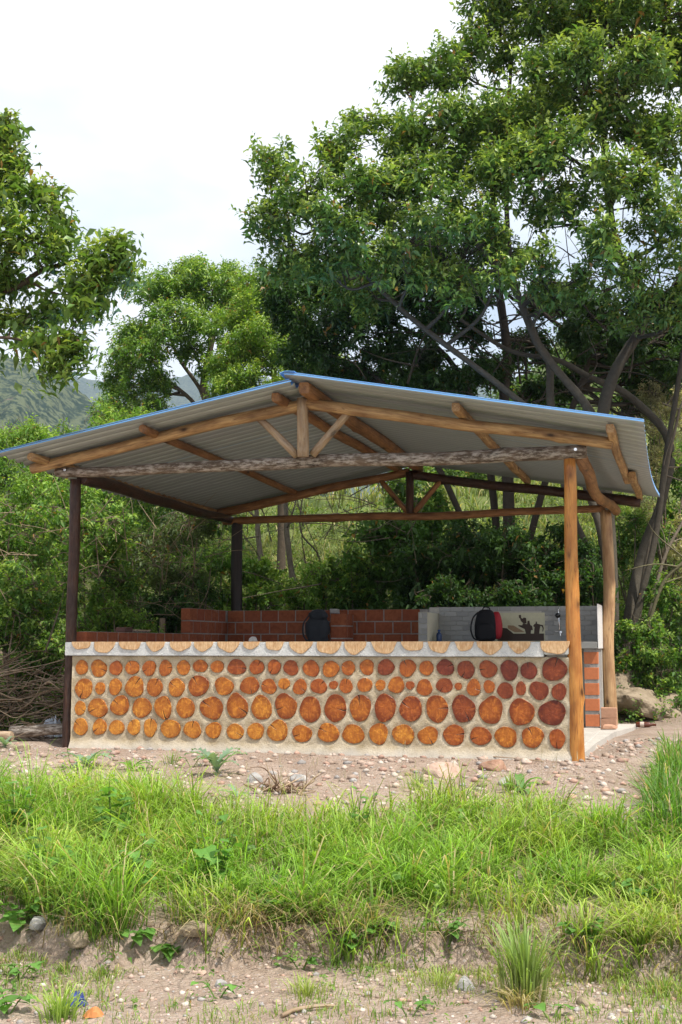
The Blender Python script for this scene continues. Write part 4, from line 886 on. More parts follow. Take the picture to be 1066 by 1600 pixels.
bush('feathery bush with upright shoots beside the rounded tree', 190, 665, 21.5, .6, 8, YG, YT, .11, .3)
bush('dark green bush under the left roof slope far back', 300, 760, 20, .8, 9, MG, YT)
bush('small bright bush just right of the back left post', 400, 905, 17.4, .5, 7, YG, YT, .10, .55)
bush('sunlit low bush behind the charcoal bag', 470, 915, 17.8, .5, 7, YG, YT, .09, .5)
bush('broad leaved bush behind the brick pier', 545, 890, 18.0, .5, 8, MG, YT, .13, .5)
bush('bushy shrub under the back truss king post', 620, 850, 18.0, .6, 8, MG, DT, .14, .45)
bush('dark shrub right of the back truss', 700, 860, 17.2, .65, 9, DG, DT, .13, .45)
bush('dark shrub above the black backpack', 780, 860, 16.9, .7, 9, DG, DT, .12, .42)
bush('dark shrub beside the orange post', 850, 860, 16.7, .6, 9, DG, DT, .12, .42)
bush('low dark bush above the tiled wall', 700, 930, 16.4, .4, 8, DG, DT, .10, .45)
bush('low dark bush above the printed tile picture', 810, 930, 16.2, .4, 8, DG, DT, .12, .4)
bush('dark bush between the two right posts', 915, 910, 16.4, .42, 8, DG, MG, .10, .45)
bush('climbing shrub with drooping leaves under the back tie beam', 670, 790, 18.6, .5, 7, MG, YT, .16, .42)
bush('green shrub beside the thick trunks right of the shelter', 985, 830, 18.2, .5, 7, MG, YT, .10, .45)
bush('low green bush beside the pale right post', 990, 985, 15.9, .30, 6, MG, YT, .08, .55)
bush('leafy bush at the right edge halfway down', 1050, 950, 17.0, .55, 8, MG, YT, .09, .5)
bush('low spreading bush above the boulder', 1040, 1030, 15.7, .32, 7, MG, YT, .07, .6)
bush('pale shrub in seed at the right edge above the roof corner', 1035, 632, 18.6, .62, 9, (.34, .33, .20), (.56, .50, .36), .08, .32, 80)
bush('tall green shrub below the pale seeding shrub', 1058, 705, 19.5, .5, 8, MG, YT, .11, .4)
# saplings
def sapling(label, base_uv, Y, pts, r0, r1, c=(.17, .14, .11)):
    b = G(*base_uv) if base_uv else None
    P = PT(Y, *pts); b = onground(P[0], .1); o0 = empty('sapling', b); tag(o0, label, 'sapling'); t = Tubes(); Q = catmull([b]+P[1:], 6); t.add(Q-np.array(b), r0, r1, 8, c, .1); link('trunk', t.mesh('trunk'), M_BARK, o0)
    t = Tubes()
    for k in range(7):
        s_ = Q[NR.integers(len(Q)//3, len(Q))]-np.array(b); d = nrm(NR.normal(0, 1, 3)+np.array([0, 0, .8])); L_ = R.uniform(.3, .9); t.add(catmull([s_, s_+d*L_*.5+NR.normal(0, .05, 3), s_+d*L_], 3), r1*.7, .003, 4, c)
    link('twigs', t.mesh('twigs'), M_BARK, o0); return o0
sapling('leaning grey sapling trunk right of the roof corner', None, 17.2, [(985, 985), (1010, 880), (1030, 800), (1042, 730), (1062, 640)], .045, .02)
sapling('thin curved sapling trunk nearest the right edge', None, 17.6, [(1000, 960), (1035, 880), (1075, 800), (1095, 740)], .03, .015)
sapling('bent mossy stem low at the right edge', None, 16.6, [(985, 960), (1030, 925), (1066, 880), (1100, 850)], .03, .02, (.13, .12, .07))
sapling('straight grey trunk seen under the left part of the back tie beam', None, 20, [(425, 900), (405, 850), (400, 780), (395, 700)], .05, .03)
sapling('forked grey trunk seen beside the back left post', None, 20.5, [(470, 900), (450, 850), (447, 790), (440, 700)], .06, .03)
sapling('slanting dead branch stem behind the back tie beam', None, 19, [(380, 960), (470, 920), (560, 915)], .014, .008, (.26, .22, .17))
sapling('thin dark stem leaning behind the brick wall', None, 18.5, [(440, 960), (500, 890), (470, 830), (475, 760)], .016, .01, (.06, .05, .04))
t = Tubes()
for k in range(110):    # dry stems threaded through the left bank
    u = R.uniform(0, 345); v = R.uniform(800, 985); Y = 13.0+(u/345)*2.6+R.uniform(-.1, .5); p = np.array(W3(u, v, Y)); d = nrm(np.array([R.uniform(-1, 1), R.uniform(-.4, .1), R.uniform(-.5, .9)])); L_ = R.uniform(.25, .8)
    t.add(catmull([p, p+d*L_*.5+NR.normal(0, .05, 3)+np.array([0, 0, .05]), p+d*L_], 4), R.uniform(.003, .008), .002, 4, (.26, .20, .14))
for k in range(60):
    u = R.uniform(370, 660); v = R.uniform(760, 930); Y = R.uniform(16.5, 18.5); p = np.array(W3(u, v, Y)); d = nrm(np.array([R.uniform(-1, 1), R.uniform(-.4, .1), R.uniform(-.3, 1.2)])); L_ = R.uniform(.4, 1.2)
    t.add(catmull([p, p+d*L_*.5+NR.normal(0, .07, 3), p+d*L_], 4), R.uniform(.004, .011), .003, 4, (.12, .10, .075))
o = link('dry_stems', t.mesh('dry_stems'), M_BARK); tag(o, 'dry pale stems tangled through the bushes of the left bank', 'stems', None, 'stuff')
# cut branches piled at the left
t = Tubes()
for k in range(620):
    x = R.uniform(-5.6, -3.0); y = R.uniform(12.3, 13.7); top_ = .62*math.exp(-((x+3.9)/1.5)**2)+.25; z = float(H(x, y))+R.uniform(.02, max(.1, top_*(1-.25*abs(y-13))))
    a = R.gauss(0, .7); d = np.array([math.cos(a), R.uniform(-.5, .3), math.sin(a)*.55+.05]); L_ = R.uniform(.2, .75)
    t.add(catmull([(x, y, z), tuple(np.array((x, y, z))+d*L_*.5+NR.normal(0, .05, 3)), tuple(np.array((x, y, z))+d*L_+NR.normal(0, .04, 3))], 3), R.uniform(.003, .011), .0025, 4, (.27, .205, .15) if R.random() < .65 else (.13, .09, .06))
o = link('cut_branches', t.mesh('cut_branches'), M_BARK); tag(o, 'pile of dry cut branches left of the dark front post', 'brushwood', None, 'stuff')

# ---------------------------------------------------------------- objects lying round the shelter
def lie(name, me, mat, p, rz, label, cat, group=None, dz=0.0, rot=None):
    o = link(name, me, mat, None, (p[0], p[1], p[2]+dz), rot or (0, 0, rz)); tag(o, label, cat, group); return o
me, l_, q_ = pole_me((-3.35, 12.35, .07), (-2.62, 12.22, .10), .06, .05, 71, wob=.01, lump=.15); o = link('old_log', me, M_GREY, None, l_, q_); tag(o, 'dark weathered log lying against the foot of the left front post', 'log')
me, l_, q_ = pole_me((-3.68, 12.3, .02), (-3.30, 12.22, .035), .045, .05, 72, wob=.006, lump=.15); o = link('old_log', me, M_GREY2, None, l_, q_); tag(o, 'short reddish log piece lying left of the dark log', 'log')
def crumple(w, d, h, seed, n=16):
    V = []; F = []
    for j in range(n):
        for i in range(n):
            x = (i/(n-1)-.5)*w; y = (j/(n-1)-.5)*d; e = max(0, 1-(2*x/w)**2)*max(0, 1-(2*y/d)**2); V.append((x*(1+.2*math.sin(j*1.3+seed)), y*(1+.2*math.sin(i*1.7+seed)), h*e*(.5+1.1*float(vnoise(i*.9+seed*3, j*.9, seed)))))
    for j in range(n-1):
        for i in range(n-1): a = j*n+i; F.append((a, a+1, a+n+1, a+n))
    me = bpy.data.meshes.new('crumpled_sheet'); me.from_pydata(V, [], F); return me
p = W3(82, 1146, 12.75); lie('plastic_bag', crumple(.26, .2, .16, 3), flat('white_plastic', (.55, .60, .68), .35, .5), (p[0], p[1], float(H(p[0], p[1]))+.02), .3, 'crumpled pale plastic bag beside the dark log', 'plastic bag')
p = G(120, 1572); lie('plastic_wrapper', crumple(.085, .07, .05, 5), flat('blue_foil', (.03, .045, .22), .3, .6), p, .5, 'crumpled dark blue wrapper on the dirt at lower left', 'wrapper', dz=.004)
p = G(146, 1590); lie('dry_leaf', crumple(.08, .045, .035, 8, 8), flat('dry_leaf', (.50, .20, .07), .7), p, .3, 'curled orange dry leaf on the dirt below the blue wrapper', 'leaf', dz=.004)
# stake behind the left brick wall
sp0 = W3(253, 966, 14.9); me, l_, q_ = pole_me((sp0[0], sp0[1], float(H(sp0[0], sp0[1]))-.2), (sp0[0]+.01, sp0[1], sp0[2]), .038, .036, 75, wob=.004); o = link('wooden_stake', me, M_GREY2, None, l_, q_); tag(o, 'short wooden stake standing behind the low left brick wall', 'stake')
# loose bricks by the right back post
lbm = box_me('loose_brick', -.088, .088, -.055, .055, -.058, .058, .004, 1, .002)
M_LB = flat('dusty_brick', (.44, .25, .165), .9, .2, 0, .2)
for k, (u, v, Y, rz, lab) in enumerate([(963-1, 1128, 14.15, -.1, 'lower dusty brick of the pair beside the pale right post'), (962, 1111, 14.15, -.02, 'upper dusty brick of the pair beside the pale right post')]):
    p = W3(u-10, v, Y-.2); z = (-.003+.058) if k == 0 else (-.003+.058*3+.002); o = link('loose_brick', lbm, M_LB, None, (p.x, p.y, z), (0, 0, rz-.25)); tag(o, lab, 'brick')
p = W3(950, 1133, 13.75); lie('broken_brick', rock_me(.11, .06, .05, 77, 2, .1, .2), M_LB, (p[0], p[1], .012), .1, 'broken wedge of brick in front of the brick pair', 'brick')
# the boulder behind the right corner
p = W3(1000, 1120, 15.6); o = link('boulder', rock_me(.60, .5, .40, 94, 5, .9, .25), M_ROCKT, None, (p.x+.06, p.y+.1, float(H(p.x, p.y))-.02), (0, .22, .4)); tag(o, 'large tan boulder half buried right of the shelter', 'boulder')
p = W3(975, 1075, 15.9); o = link('boulder', rock_me(.3, .3, .34, 92, 4, .5, .3), M_ROCKT, None, (p.x, p.y, float(H(p.x, p.y))+.12), (0, .1, 1.4)); tag(o, 'smaller mossy rock above and left of the large boulder', 'boulder')
p = G(1010, 1137); B = empty('glass_bottle', (p.x, p.y, p.z+.034), -.3); tag(B, 'brown glass bottle lying on the ground in front of the boulder', 'bottle'); m = flat('brown_glass', (.10, .022, .008), .08, .8)
link('body', lathe([(.02, 0), (.032, .006), (.033, .02), (.033, .13), (.028, .155), (.015, .185), (.013, .22), (.015, .222), (.015, .235)]), m, B, (-.12, 0, 0), (0, PI/2, 0))
link('label', lathe([(.0335, .05), (.0337, .052), (.0337, .095), (.0335, .097)]), flat('pale_label', (.5, .42, .36), .6), B, (-.12, 0, 0), (0, PI/2, 0))
# named stones of the gravel apron
for k, (u, v, a, b, c_, mt, lab) in enumerate([
    (692, 1212, .15, .11, .095, M_ROCKP, 'large flat pink stone in front of the middle right of the log wall'), (770, 1203, .115, .09, .085, M_ROCKB, 'reddish brown angular stone right of the flat pink one'),
    (790, 1226, .06, .05, .05, M_ROCKG, 'grey stone tucked below the reddish angular stone'), (755, 1228, .05, .04, .04, M_ROCKT, 'small tan stone left of the grey stone'), (552, 1221, .035, .03, .025, M_ROCKG, 'small rounded grey pebble right of the root clump'),
    (723, 1228, .03, .02, .02, M_ROCKG, 'smooth pale grey pebble between the two large stones'), (398, 1222, .07, .05, .06, M_ROCKG, 'grey stone beside the root clump'), (465, 1220, .08, .06, .05, M_ROCKG, 'dark grey stone behind the root clump'),
    (122, 1478, .055, .05, .06, M_ROCKT, 'tan stone on the dirt below the lower left grass'), (60, 1453, .05, .04, .05, M_ROCKG, 'grey tan stone at the foot of the left grass'), (305, 1460, .10, .06, .05, M_ROCKT, 'flat stone under the grass fringe left of centre'),
    (345, 1540, .035, .03, .025, M_ROCKG, 'blue grey pebble on the bare dirt'), (728, 1546, .045, .04, .05, M_ROCKG, 'grey stone on the dirt below the dry grass tuft'), (918, 1570, .05, .04, .03, M_ROCKT, 'tan stone at the lower right'), (315, 1524, .03, .025, .02, M_ROCKP, 'small pink stone on the bare dirt'),
    (965, 1300, .05, .04, .03, M_ROCKG, 'flat grey stone on the gravel gap at right'), (940, 1283, .06, .04, .05, M_ROCKP, 'pink stone at the edge of the right grass clump'), (30, 1217, .06, .05, .035, M_ROCKT, 'tan stone on the gravel at the left edge'), (47, 1212, .045, .035, .03, M_ROCKP, 'pink stone beside the tan stone at the left edge'), (35, 1172, .09, .06, .05, M_ROCKT, 'light stone left of the short log')]):
    p = G(u, v); lie('stone', rock_me(a, b, c_, 300+k, 3, .35, .4), mt, p, R.uniform(-.5, .5), lab, 'stone', dz=c_*.25)
# root clump
t = Tubes(); p = np.array(G(438, 1238))
for k in range(44):
    a = R.uniform(0, 6.28); q = p+np.array([R.uniform(-.2, .2), R.uniform(-.1, .1), .02]); d = np.array([math.cos(a)*1.0, math.sin(a)*.5, R.uniform(-.1, .7)]); L_ = R.uniform(.08, .26)
    t.add(catmull([q, q+d*L_*.5+NR.normal(0, .03, 3), q+d*L_+NR.normal(0, .03, 3)], 4)-p, R.uniform(.004, .011), .002, 5, (.19, .12, .08) if k % 3 else (.34, .25, .17))
o = link('root_clump', t.mesh('root_clump'), M_BARK, None, p); tag(o, 'tangled brown root clump on the gravel in front of the log wall', 'roots')
def stick(uv0, uv1, r, label, c=(.24, .17, .12)):
    a = G(*uv0); b = G(*uv1); a.z += .01; b.z += .012; me, l_, q_ = pole_me(a, b, r, r*.7, int(uv0[0]), wob=.01, sides=7, step=.05, lump=.12); o = link('stick', me, M_GREY2, None, l_, q_); tag(o, label, 'stick')
stick((440, 1592), (525, 1576), .011, 'knobbly stick on the dirt at the bottom centre'); stick((690, 1180), (850, 1192), .006, 'thin stick on the gravel at the foot of the wall'); stick((170, 1568), (200, 1540), .003, 'thin dark twig beside the blue wrapper')

# ---------------------------------------------------------------- plants
def rosette(label, u, v, n, L0, mat, jag=True, up=.8, name='thistle_plant', cat='plant', c=(.22, .33, .22), rise=0.0):
    """plant of long lobed leaves, each leaf a part"""
    p = G(u, v); root = empty(name, p); tag(root, label, cat)
    t = Tubes(); t.add([(0, 0, -.02), (0, 0, .02+rise)], .008, .006, 6, c); link('stem', t.mesh('stem'), M_LEAFB, root)
    for variant in range(n):
        Ln = L0*R.uniform(.6, 1.1); k = 14; V = []; F = []; hw = Ln*.17
        for i in range(k+1):
            s_ = i/k; w = hw*(math.sin(PI*min(1, s_*.9+.08))**.7)*((1.0 if i % 2 else .38) if jag else 1.0); x = Ln*s_; z = Ln*(up*s_-.75*up*s_**2.6)
            V += [(x-(.05*Ln if jag and i % 2 == 0 else -.03*Ln), w, z+w*.35), (x, 0, z), (x-(.05*Ln if jag and i % 2 == 0 else -.03*Ln), -w, z+w*.35)]
        for i in range(k): a = i*3; F += [(a, a+1, a+4, a+3), (a+1, a+2, a+5, a+4)]
        me = npmesh('leaf', V, F, np.tile(np.array(c)*R.uniform(.8, 1.2), (len(V), 1)))
        link('leaf', me, mat, root, (0, 0, .015+rise*variant/n), (0, R.uniform(-.35, .25), variant*2.4+R.uniform(-.3, .3)))
    return root
rosette('silvery lobed thistle plant at the foot of the wall left part', 135, 1200, 9, .26, M_LEAFB); rosette('silvery lobed thistle plant in front of the wall left of the root clump', 338, 1212, 10, .30, M_LEAFB, rise=.10)
rosette('silvery lobed thistle plant at the left edge beside the log', 8, 1168, 8, .2, M_LEAFB); rosette('pale lobed thistle seedling between grass and root clump', 372, 1250, 7, .2, M_LEAFB)
rosette('broad leaved green weed beside the reddish stone', 815, 1240, 8, .2, M_LEAFB, False, c=(.13, .26, .07)); rosette('lobed green weed at the top of the left grass', 205, 1205, 7, .2, M_LEAFB, c=(.16, .30, .07))
heart = {}
def heart_leaf():
    k = R.randrange(4)
    if k not in heart:
        V = [(0, 0, 0), (-.012, .35, .02), (.25, .46, .05), (.6, .30, .04), (1, 0, -.14), (.6, -.30, .04), (.25, -.46, .05), (-.012, -.35, .02), (.3, 0, -.02), (.65, 0, -.05)]
        F = [(0, 8, 2, 1), (8, 9, 3, 2), (0, 7, 6, 8), (8, 6, 5, 9)]; me = bpy.data.meshes.new('leaf'); V = [(x, y*(.85+.1*k), z) for x, y, z in V]; F2 = [(9, 4, 3), (9, 5, 4)]
        me.from_pydata(V, [], F+F2); c = np.array((.12, .26, .05))*(.8+.14*k); at = me.attributes.new('tint', 'FLOAT_COLOR', 'POINT'); at.data.foreach_set('color', np.tile(np.array([*c, 1], np.float32), (10, 1)).ravel()); heart[k] = me
    return heart[k]
def weed(label, u, v, n, L0, h, spread=.12, name='leafy_weed'):
    p = G(u, v); root = empty(name, p); tag(root, label, 'weed'); t = Tubes()
    for k in range(max(2, n//5)):
        a = k*2.4+R.uniform(-.5, .5); e = np.array([math.cos(a)*spread, math.sin(a)*spread*.6, h*(1.45 if h > .2 else 1)*R.uniform(.6, 1.0)]); Q = catmull([(0, 0, -.02), tuple(e*.5+np.array([0, 0, .03])), tuple(e)], 4); t.add(Q, .004, .002, 5, (.13, .2, .05))
        for j in range(5):
            q = Q[min(len(Q)-1, 2+int(j*(len(Q)-2)/5)+1)]; az = a+j*2.5; o = link('leaf', heart_leaf(), M_LEAFB, root, tuple(q), (R.uniform(-.4, .4), R.uniform(-.2, .5), az)); s_ = L0*R.uniform(.6, 1.15)*(1-.1*j); o.scale = (s_, s_, s_)
    link('stem', t.mesh('stem'), M_LEAFB, root); return root
for args in [('tall leafy weed standing highest in the left grass', 175, 1350, 35, .13, .42), ('broad leafed weed low in the left grass', 80, 1410, 30, .12, .30), ('leafy weed cluster above the hollow left of centre', 205, 1425, 35, .10, .30), ('heart leaved vine creeping onto the dirt at left', 205, 1478, 20, .09, .08),
             ('heart leaved vine on the dirt centre left', 255, 1500, 20, .10, .07), ('pale leafy weed in the middle grass', 335, 1400, 30, .11, .32), ('small weed seedling on the dirt', 340, 1560, 10, .05, .07), ('leafy weed at the right end of the bottom centre dirt', 545, 1500, 20, .08, .17), ('small bright weed below the grass fringe', 470, 1515, 10, .06, .06),
             ('leafy weed at the bottom right of centre', 860, 1592, 10, .06, .05), ('low weed at the left edge of the dirt', 30, 1530, 15, .07, .07), ('leafy weed on the bank below the root clump', 560, 1330, 20, .08, .28), ('weed cluster in the grass near the right clump', 1010, 1420, 20, .08, .16), ('leafy green weed on the gravel left of the wall centre', 300, 1200, 12, .06, .10), ('small weed at the bottom left corner', 12, 1585, 15, .08, .09), ('small weed low at bottom centre', 640, 1590, 12, .045, .06), ('leafy weed hanging over the hollow', 590, 1465, 20, .08, .10),
             ('broad leafed weed at the left edge of the grass', 25, 1330, 30, .12, .36), ('leafy weed in the left grass just below the thistle', 120, 1270, 25, .09, .34), ('dark leafy weed at the lower left end of the grass', 30, 1460, 25, .10, .18), ('leafy weed low in the centre of the bank edge', 430, 1440, 25, .08, .16), ('fresh leafy weed on the bank edge right of centre', 700, 1480, 20, .07, .14), ('low leafy weed at the foot of the right grass', 905, 1480, 20, .08, .14)]:
    weed(*args)

# grass: tufts as single blades
def scatter(n, x0, x1, y0, y1): return NR.uniform(x0, x1, n), NR.uniform(y0, y1, n)
def grass(n, x0, x1, y0, y1, fn, hm, wm, cb, ct, name, label, cat='grass', clump=.5, lean=(.15, 1.0), hollow=0):
    x, y = scatter(n, x0, x1, y0, y1)
    nt_ = int(n*(.05 if clump < .85 else .016))+1; tx, ty = scatter(nt_, x0, x1, y0, y1); k = NR.integers(0, nt_, n); cl = NR.random(n) < clump; rad = np.abs(NR.normal(0, .05, n)); tc_ = NR.uniform(.72, 1.2, nt_); th_ = NR.uniform(.6, 1.25, nt_)
    a = NR.uniform(0, 6.28, n); x = np.where(cl, tx[k]+np.cos(a)*rad, x); y = np.where(cl, ty[k]+np.sin(a)*rad, y)
    pr = fn(x, y); keep = NR.random(n) < pr; x, y, a, k, cl = x[keep], y[keep], a[keep], k[keep], cl[keep]; n = len(x)
    hh = hm(x, y)*NR.uniform(.45, 1.15, n)*np.where(cl, th_[k], .7); le = NR.uniform(lean[0], lean[1], n)
    az = np.where(NR.random(n) < .75, a, NR.normal(-PI/2, 1.2, n))
    pt = fbm(x*1.6+3, y*1.6, 3, 31)[:, None]; mixv = np.clip((pt-.3)*2.2+NR.normal(0, .18, (n, 1)), 0, 1); s_ = NR.uniform(.7, 1.25, (n, 1))*np.where(cl, tc_[k], .95)[:, None]
    Cb = (np.array(cb[0])*(1-mixv)+np.array(cb[1])*mixv)*s_; Ct = (np.array(ct[0])*(1-mixv)+np.array(ct[1])*mixv)*s_
    dry = NR.random((n, 1)) < (.11); Cb = np.where(dry, np.array([.35, .27, .13]), Cb); Ct = np.where(dry, np.array([.50, .41, .22])*s_, Ct)
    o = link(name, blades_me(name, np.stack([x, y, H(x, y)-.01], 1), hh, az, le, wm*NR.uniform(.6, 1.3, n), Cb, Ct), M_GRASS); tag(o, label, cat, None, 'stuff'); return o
def f_bank(x, y):
    ys, yt = edges(x); nn = fbm(x*2.2, y*2.2, 3, 41)
    d = smoothstep(ys-.14+.08*smoothstep(0, -1, x), ys+.10+.08*smoothstep(0, -1, x), y+.55*(nn-.45))*(1-smoothstep(yt-.75, yt+.1, y+.7*(nn-.45)))
    thin = (1-.6*smoothstep(.3, .6, nn)*smoothstep(-1, 0, x)*(1-smoothstep(.8, 1.5, x)))*(.35+.65*smoothstep(.30, .46, fbm(x*3+9, y*3, 2, 43)))
    return d*thin
def h_bank(x, y): return (.46-.12*smoothstep(-1.6, -.4, x)-.04*smoothstep(.8, 2, x))*(.35+1.25*(fbm(x*2.6, y*2.6, 3, 44)))*(1-.35*smoothstep(8.6, 9.6, y))
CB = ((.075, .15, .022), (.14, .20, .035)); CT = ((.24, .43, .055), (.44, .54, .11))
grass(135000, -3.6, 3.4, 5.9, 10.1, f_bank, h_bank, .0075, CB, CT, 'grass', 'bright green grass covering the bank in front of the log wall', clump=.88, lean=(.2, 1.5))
def f_right(x, y): return smoothstep(2.1, 2.3, x-.30*(y-8.6)+.12*(fbm(x*3, y*3, 2, 51)-.4))*smoothstep(7.6, 7.9, y)*(1-smoothstep(9.9, 10.3, y))
grass(24000, 2.0, 3.6, 7.5, 10.6, f_right, lambda x, y: .40+0*x, .0085, ((.07, .15, .025), (.10, .19, .035)), ((.14, .29, .05), (.22, .36, .07)), 'grass', 'taller dark green grass clump at the right edge')
def f_low(x, y):
    ys, yt = edges(x); n_ = fbm(x*1.5+7, y*1.5, 3, 55); r_ = smoothstep(.9, 1.9, x); return np.clip((smoothstep(.42, .54, n_)*.9+r_*.7+.7*smoothstep(.35, 0., ys-y)*smoothstep(.35, .5, n_))*(y < ys+.1)*(.35+.65*smoothstep(5.4, 6.8, y)+.2*r_), 0, 1)
grass(60000, -2.9, 3.0, 4.7, 7.1, f_low, lambda x, y: .065+.11*smoothstep(1.0, 2, x), .0045, ((.12, .20, .035), (.20, .25, .06)), ((.25, .38, .08), (.40, .44, .14)), 'grass', 'short sparse yellowish grass on the dirt below the bank', clump=.8)
def f_fringe(x, y):
    ys, yt = edges(x); return ((y > ys-.02) & (y < ys+.22))*(.25+.75*smoothstep(.38, .55, fbm(x*2.5, y*0+1, 3, 61)))*smoothstep(-1.7, -1.0, x)
o = grass(14000, -1.8, 3.0, 5.9, 7.4, f_fringe, lambda x, y: .24+0*x, .0045, ((.22, .16, .08), (.30, .23, .12)), ((.36, .28, .15), (.46, .38, .22)), 'dry_grass', 'dry straw coloured grass hanging over the hollows of the bank edge', 'dry grass', clump=.7, lean=(.9, 2.2))
def tuft(label, u, v, n, h, w, cb, ct, name='grass_tuft', rad=.05, lean=(.1, .9)):
    p = G(u, v); a = NR.uniform(0, 6.28, n); r_ = np.abs(NR.normal(0, rad, n)); P = np.stack([np.cos(a)*r_, np.sin(a)*r_, np.full(n, -.01)], 1); s_ = NR.uniform(.75, 1.2, (n, 1))
    me = blades_me(name, P, h*NR.uniform(.4, 1.1, n), a, NR.uniform(*lean, n), w*NR.uniform(.6, 1.2, n), np.array(cb)*s_, np.array(ct)*s_); o = link(name, me, M_GRASS, None, p); tag(o, label, 'grass tuft'); return o
tuft('spiky grass tuft on the dirt at the bottom left', 95, 1592, 160, .16, .007, (.17, .28, .05), (.36, .48, .12)); tuft('tall green and straw grass tuft in front of the right hollows', 822, 1562, 240, .36, .009, (.22, .24, .09), (.24, .36, .10), lean=(.05, .7))
tuft('straw coloured base of the tall grass tuft', 815, 1572, 150, .13, .006, (.42, .34, .18), (.5, .42, .24), 'dry_grass_tuft', .06, (.5, 1.8)); tuft('small pale grass tuft right of centre on the dirt', 690, 1540, 120, .10, .005, (.2, .28, .07), (.38, .45, .14), rad=.08)
tuft('small grass tuft on the dirt below the hollow', 480, 1555, 130, .10, .005, (.2, .26, .06), (.38, .45, .14), rad=.07); tuft('grass tuft on the gravel at the wall foot', 268, 1165+30, 40, .16, .005, (.15, .25, .05), (.3, .42, .12)); tuft('grass tuft on the gravel right of the wall centre', 800, 1215+20, 90, .16, .006, (.15, .25, .05), (.3, .42, .12))
tuft('wispy grass tuft left of the root clump', 640+10, 1235, 80, .2, .005, (.15, .25, .05), (.3, .42, .12))
# seed heads
t = Tubes()
for k in range(75):
    x = R.uniform(-2.4, 2.6); y = R.uniform(7.3, 8.8); z = float(H(x, y)); h = R.uniform(.32, .5); dx_ = R.uniform(-.1, .1); c = (.42, .36, .22)
    Q = catmull([(x, y, z), (x+dx_*.4, y, z+h*.6), (x+dx_*1.2, y-.03, z+h)], 4); t.add(Q, .0012, .001, 3, c); e = Q[-1]; t.add([e-np.array([0, 0, .05]), e-np.array([0, 0, .03]), e+np.array([dx_*.1, 0, .01])], .0035, .001, 4, (.5, .4, .28), .4)
o = link('grass_seed_heads', t.mesh('grass_seed_heads'), M_BARK); tag(o, 'pale seed heads standing above the bank grass', 'seed heads', None, 'stuff')
# exposed roots and straw in the hollows
t = Tubes()
for k in range(260):
    x = R.uniform(-1.0, 2.2); ys, yt = edges(np.array(x)); y = float(ys)+R.uniform(-.04, .06); z = float(H(x, float(ys)+.1)); q = np.array((x, y, z+.02)); d = np.array([R.uniform(-.6, .6), R.uniform(-.5, -.1), R.uniform(-.9, -.1)]); L_ = R.uniform(.06, .2)
    t.add(catmull([q, q+d*L_*.5+NR.normal(0, .02, 3), q+d*L_], 3), .003, .001, 3, (.36, .27, .18) if R.random() < .6 else (.13, .08, .06))
o = link('bank_roots', t.mesh('bank_roots'), M_BARK); tag(o, 'thin exposed roots hanging at the bank edge', 'roots', None, 'stuff')
# gravel: loose stones by the thousand
base_m = [rock_me(1, .75, .55, 500+k, 1, 1.3, .5) for k in range(5)]
VB = []; FB = []
for me in base_m:
    VB.append(np.array([tuple(v_.co) for v_ in me.vertices])); FB.append(np.array([tuple(p_.vertices) for p_ in me.polygons]))
def pebbles(n, x0, x1, y0, y1, fn, r0, r1, name, label):
    x, y = scatter(n, x0, x1, y0, y1); kp = NR.random(n) < fn(x, y); x, y = x[kp], y[kp]; z = H(x, y); Vs = []; Fs = []; Cs = []; o_ = 0
    pal = np.array([(.46, .34, .28), (.40, .30, .24), (.48, .39, .33), (.34, .315, .30), (.42, .27, .21), (.52, .45, .39), (.32, .24, .19)])
    for i in range(len(x)):
        k = i % 5; s_ = r0*(r1/r0)**(R.random()**3.6); a = R.uniform(0, 6.28); c, s2 = math.cos(a), math.sin(a); V = VB[k]*s_; V = np.stack([V[:, 0]*c-V[:, 1]*s2+x[i], V[:, 0]*s2+V[:, 1]*c+y[i], V[:, 2]+z[i]+s_*.12], 1)
        Vs.append(V); Fs.append(FB[k]+o_); Cs.append(np.tile(pal[R.randrange(7)]*R.uniform(.8, 1.15), (len(V), 1))); o_ += len(V)
    o = link(name, npmesh(name, np.concatenate(Vs), np.concatenate(Fs), np.concatenate(Cs)), M_PEB); tag(o, label, 'gravel', None, 'stuff')
_m = M('pebbles', .9, .2); _a = _m.n('ShaderNodeAttribute', attribute_name='tint').outputs['Color']; _n = _m.noise(_m.coord('Object', (1, 1, 1), False), 60, 4); _m.color(_m.mix(1.0, _a, _m.mix(_n, (.65, .65, .65), (1.25, 1.25, 1.25)), 'MULTIPLY')).bump(_n, .5, .004); M_PEB = _m.m
def f_top(x, y):
    ys, yt = edges(x); yw = OY+.29*(OX-x)-.1; return ((y > yt-.5) & (y < yw+(x > 2.1)*2.5)).astype(float)
pebbles(17000, -4.2, 4.0, 8.2, 13.6, f_top, .004, .055, 'gravel', 'pinkish gravel and small stones along the foot of the log wall')
def f_bot(x, y): ys, yt = edges(x); return (y < ys+.02).astype(float)
pebbles(9000, -2.6, 2.8, 4.7, 7.4, f_bot, .004, .026, 'gravel', 'fine gravel scattered over the dirt in the foreground')
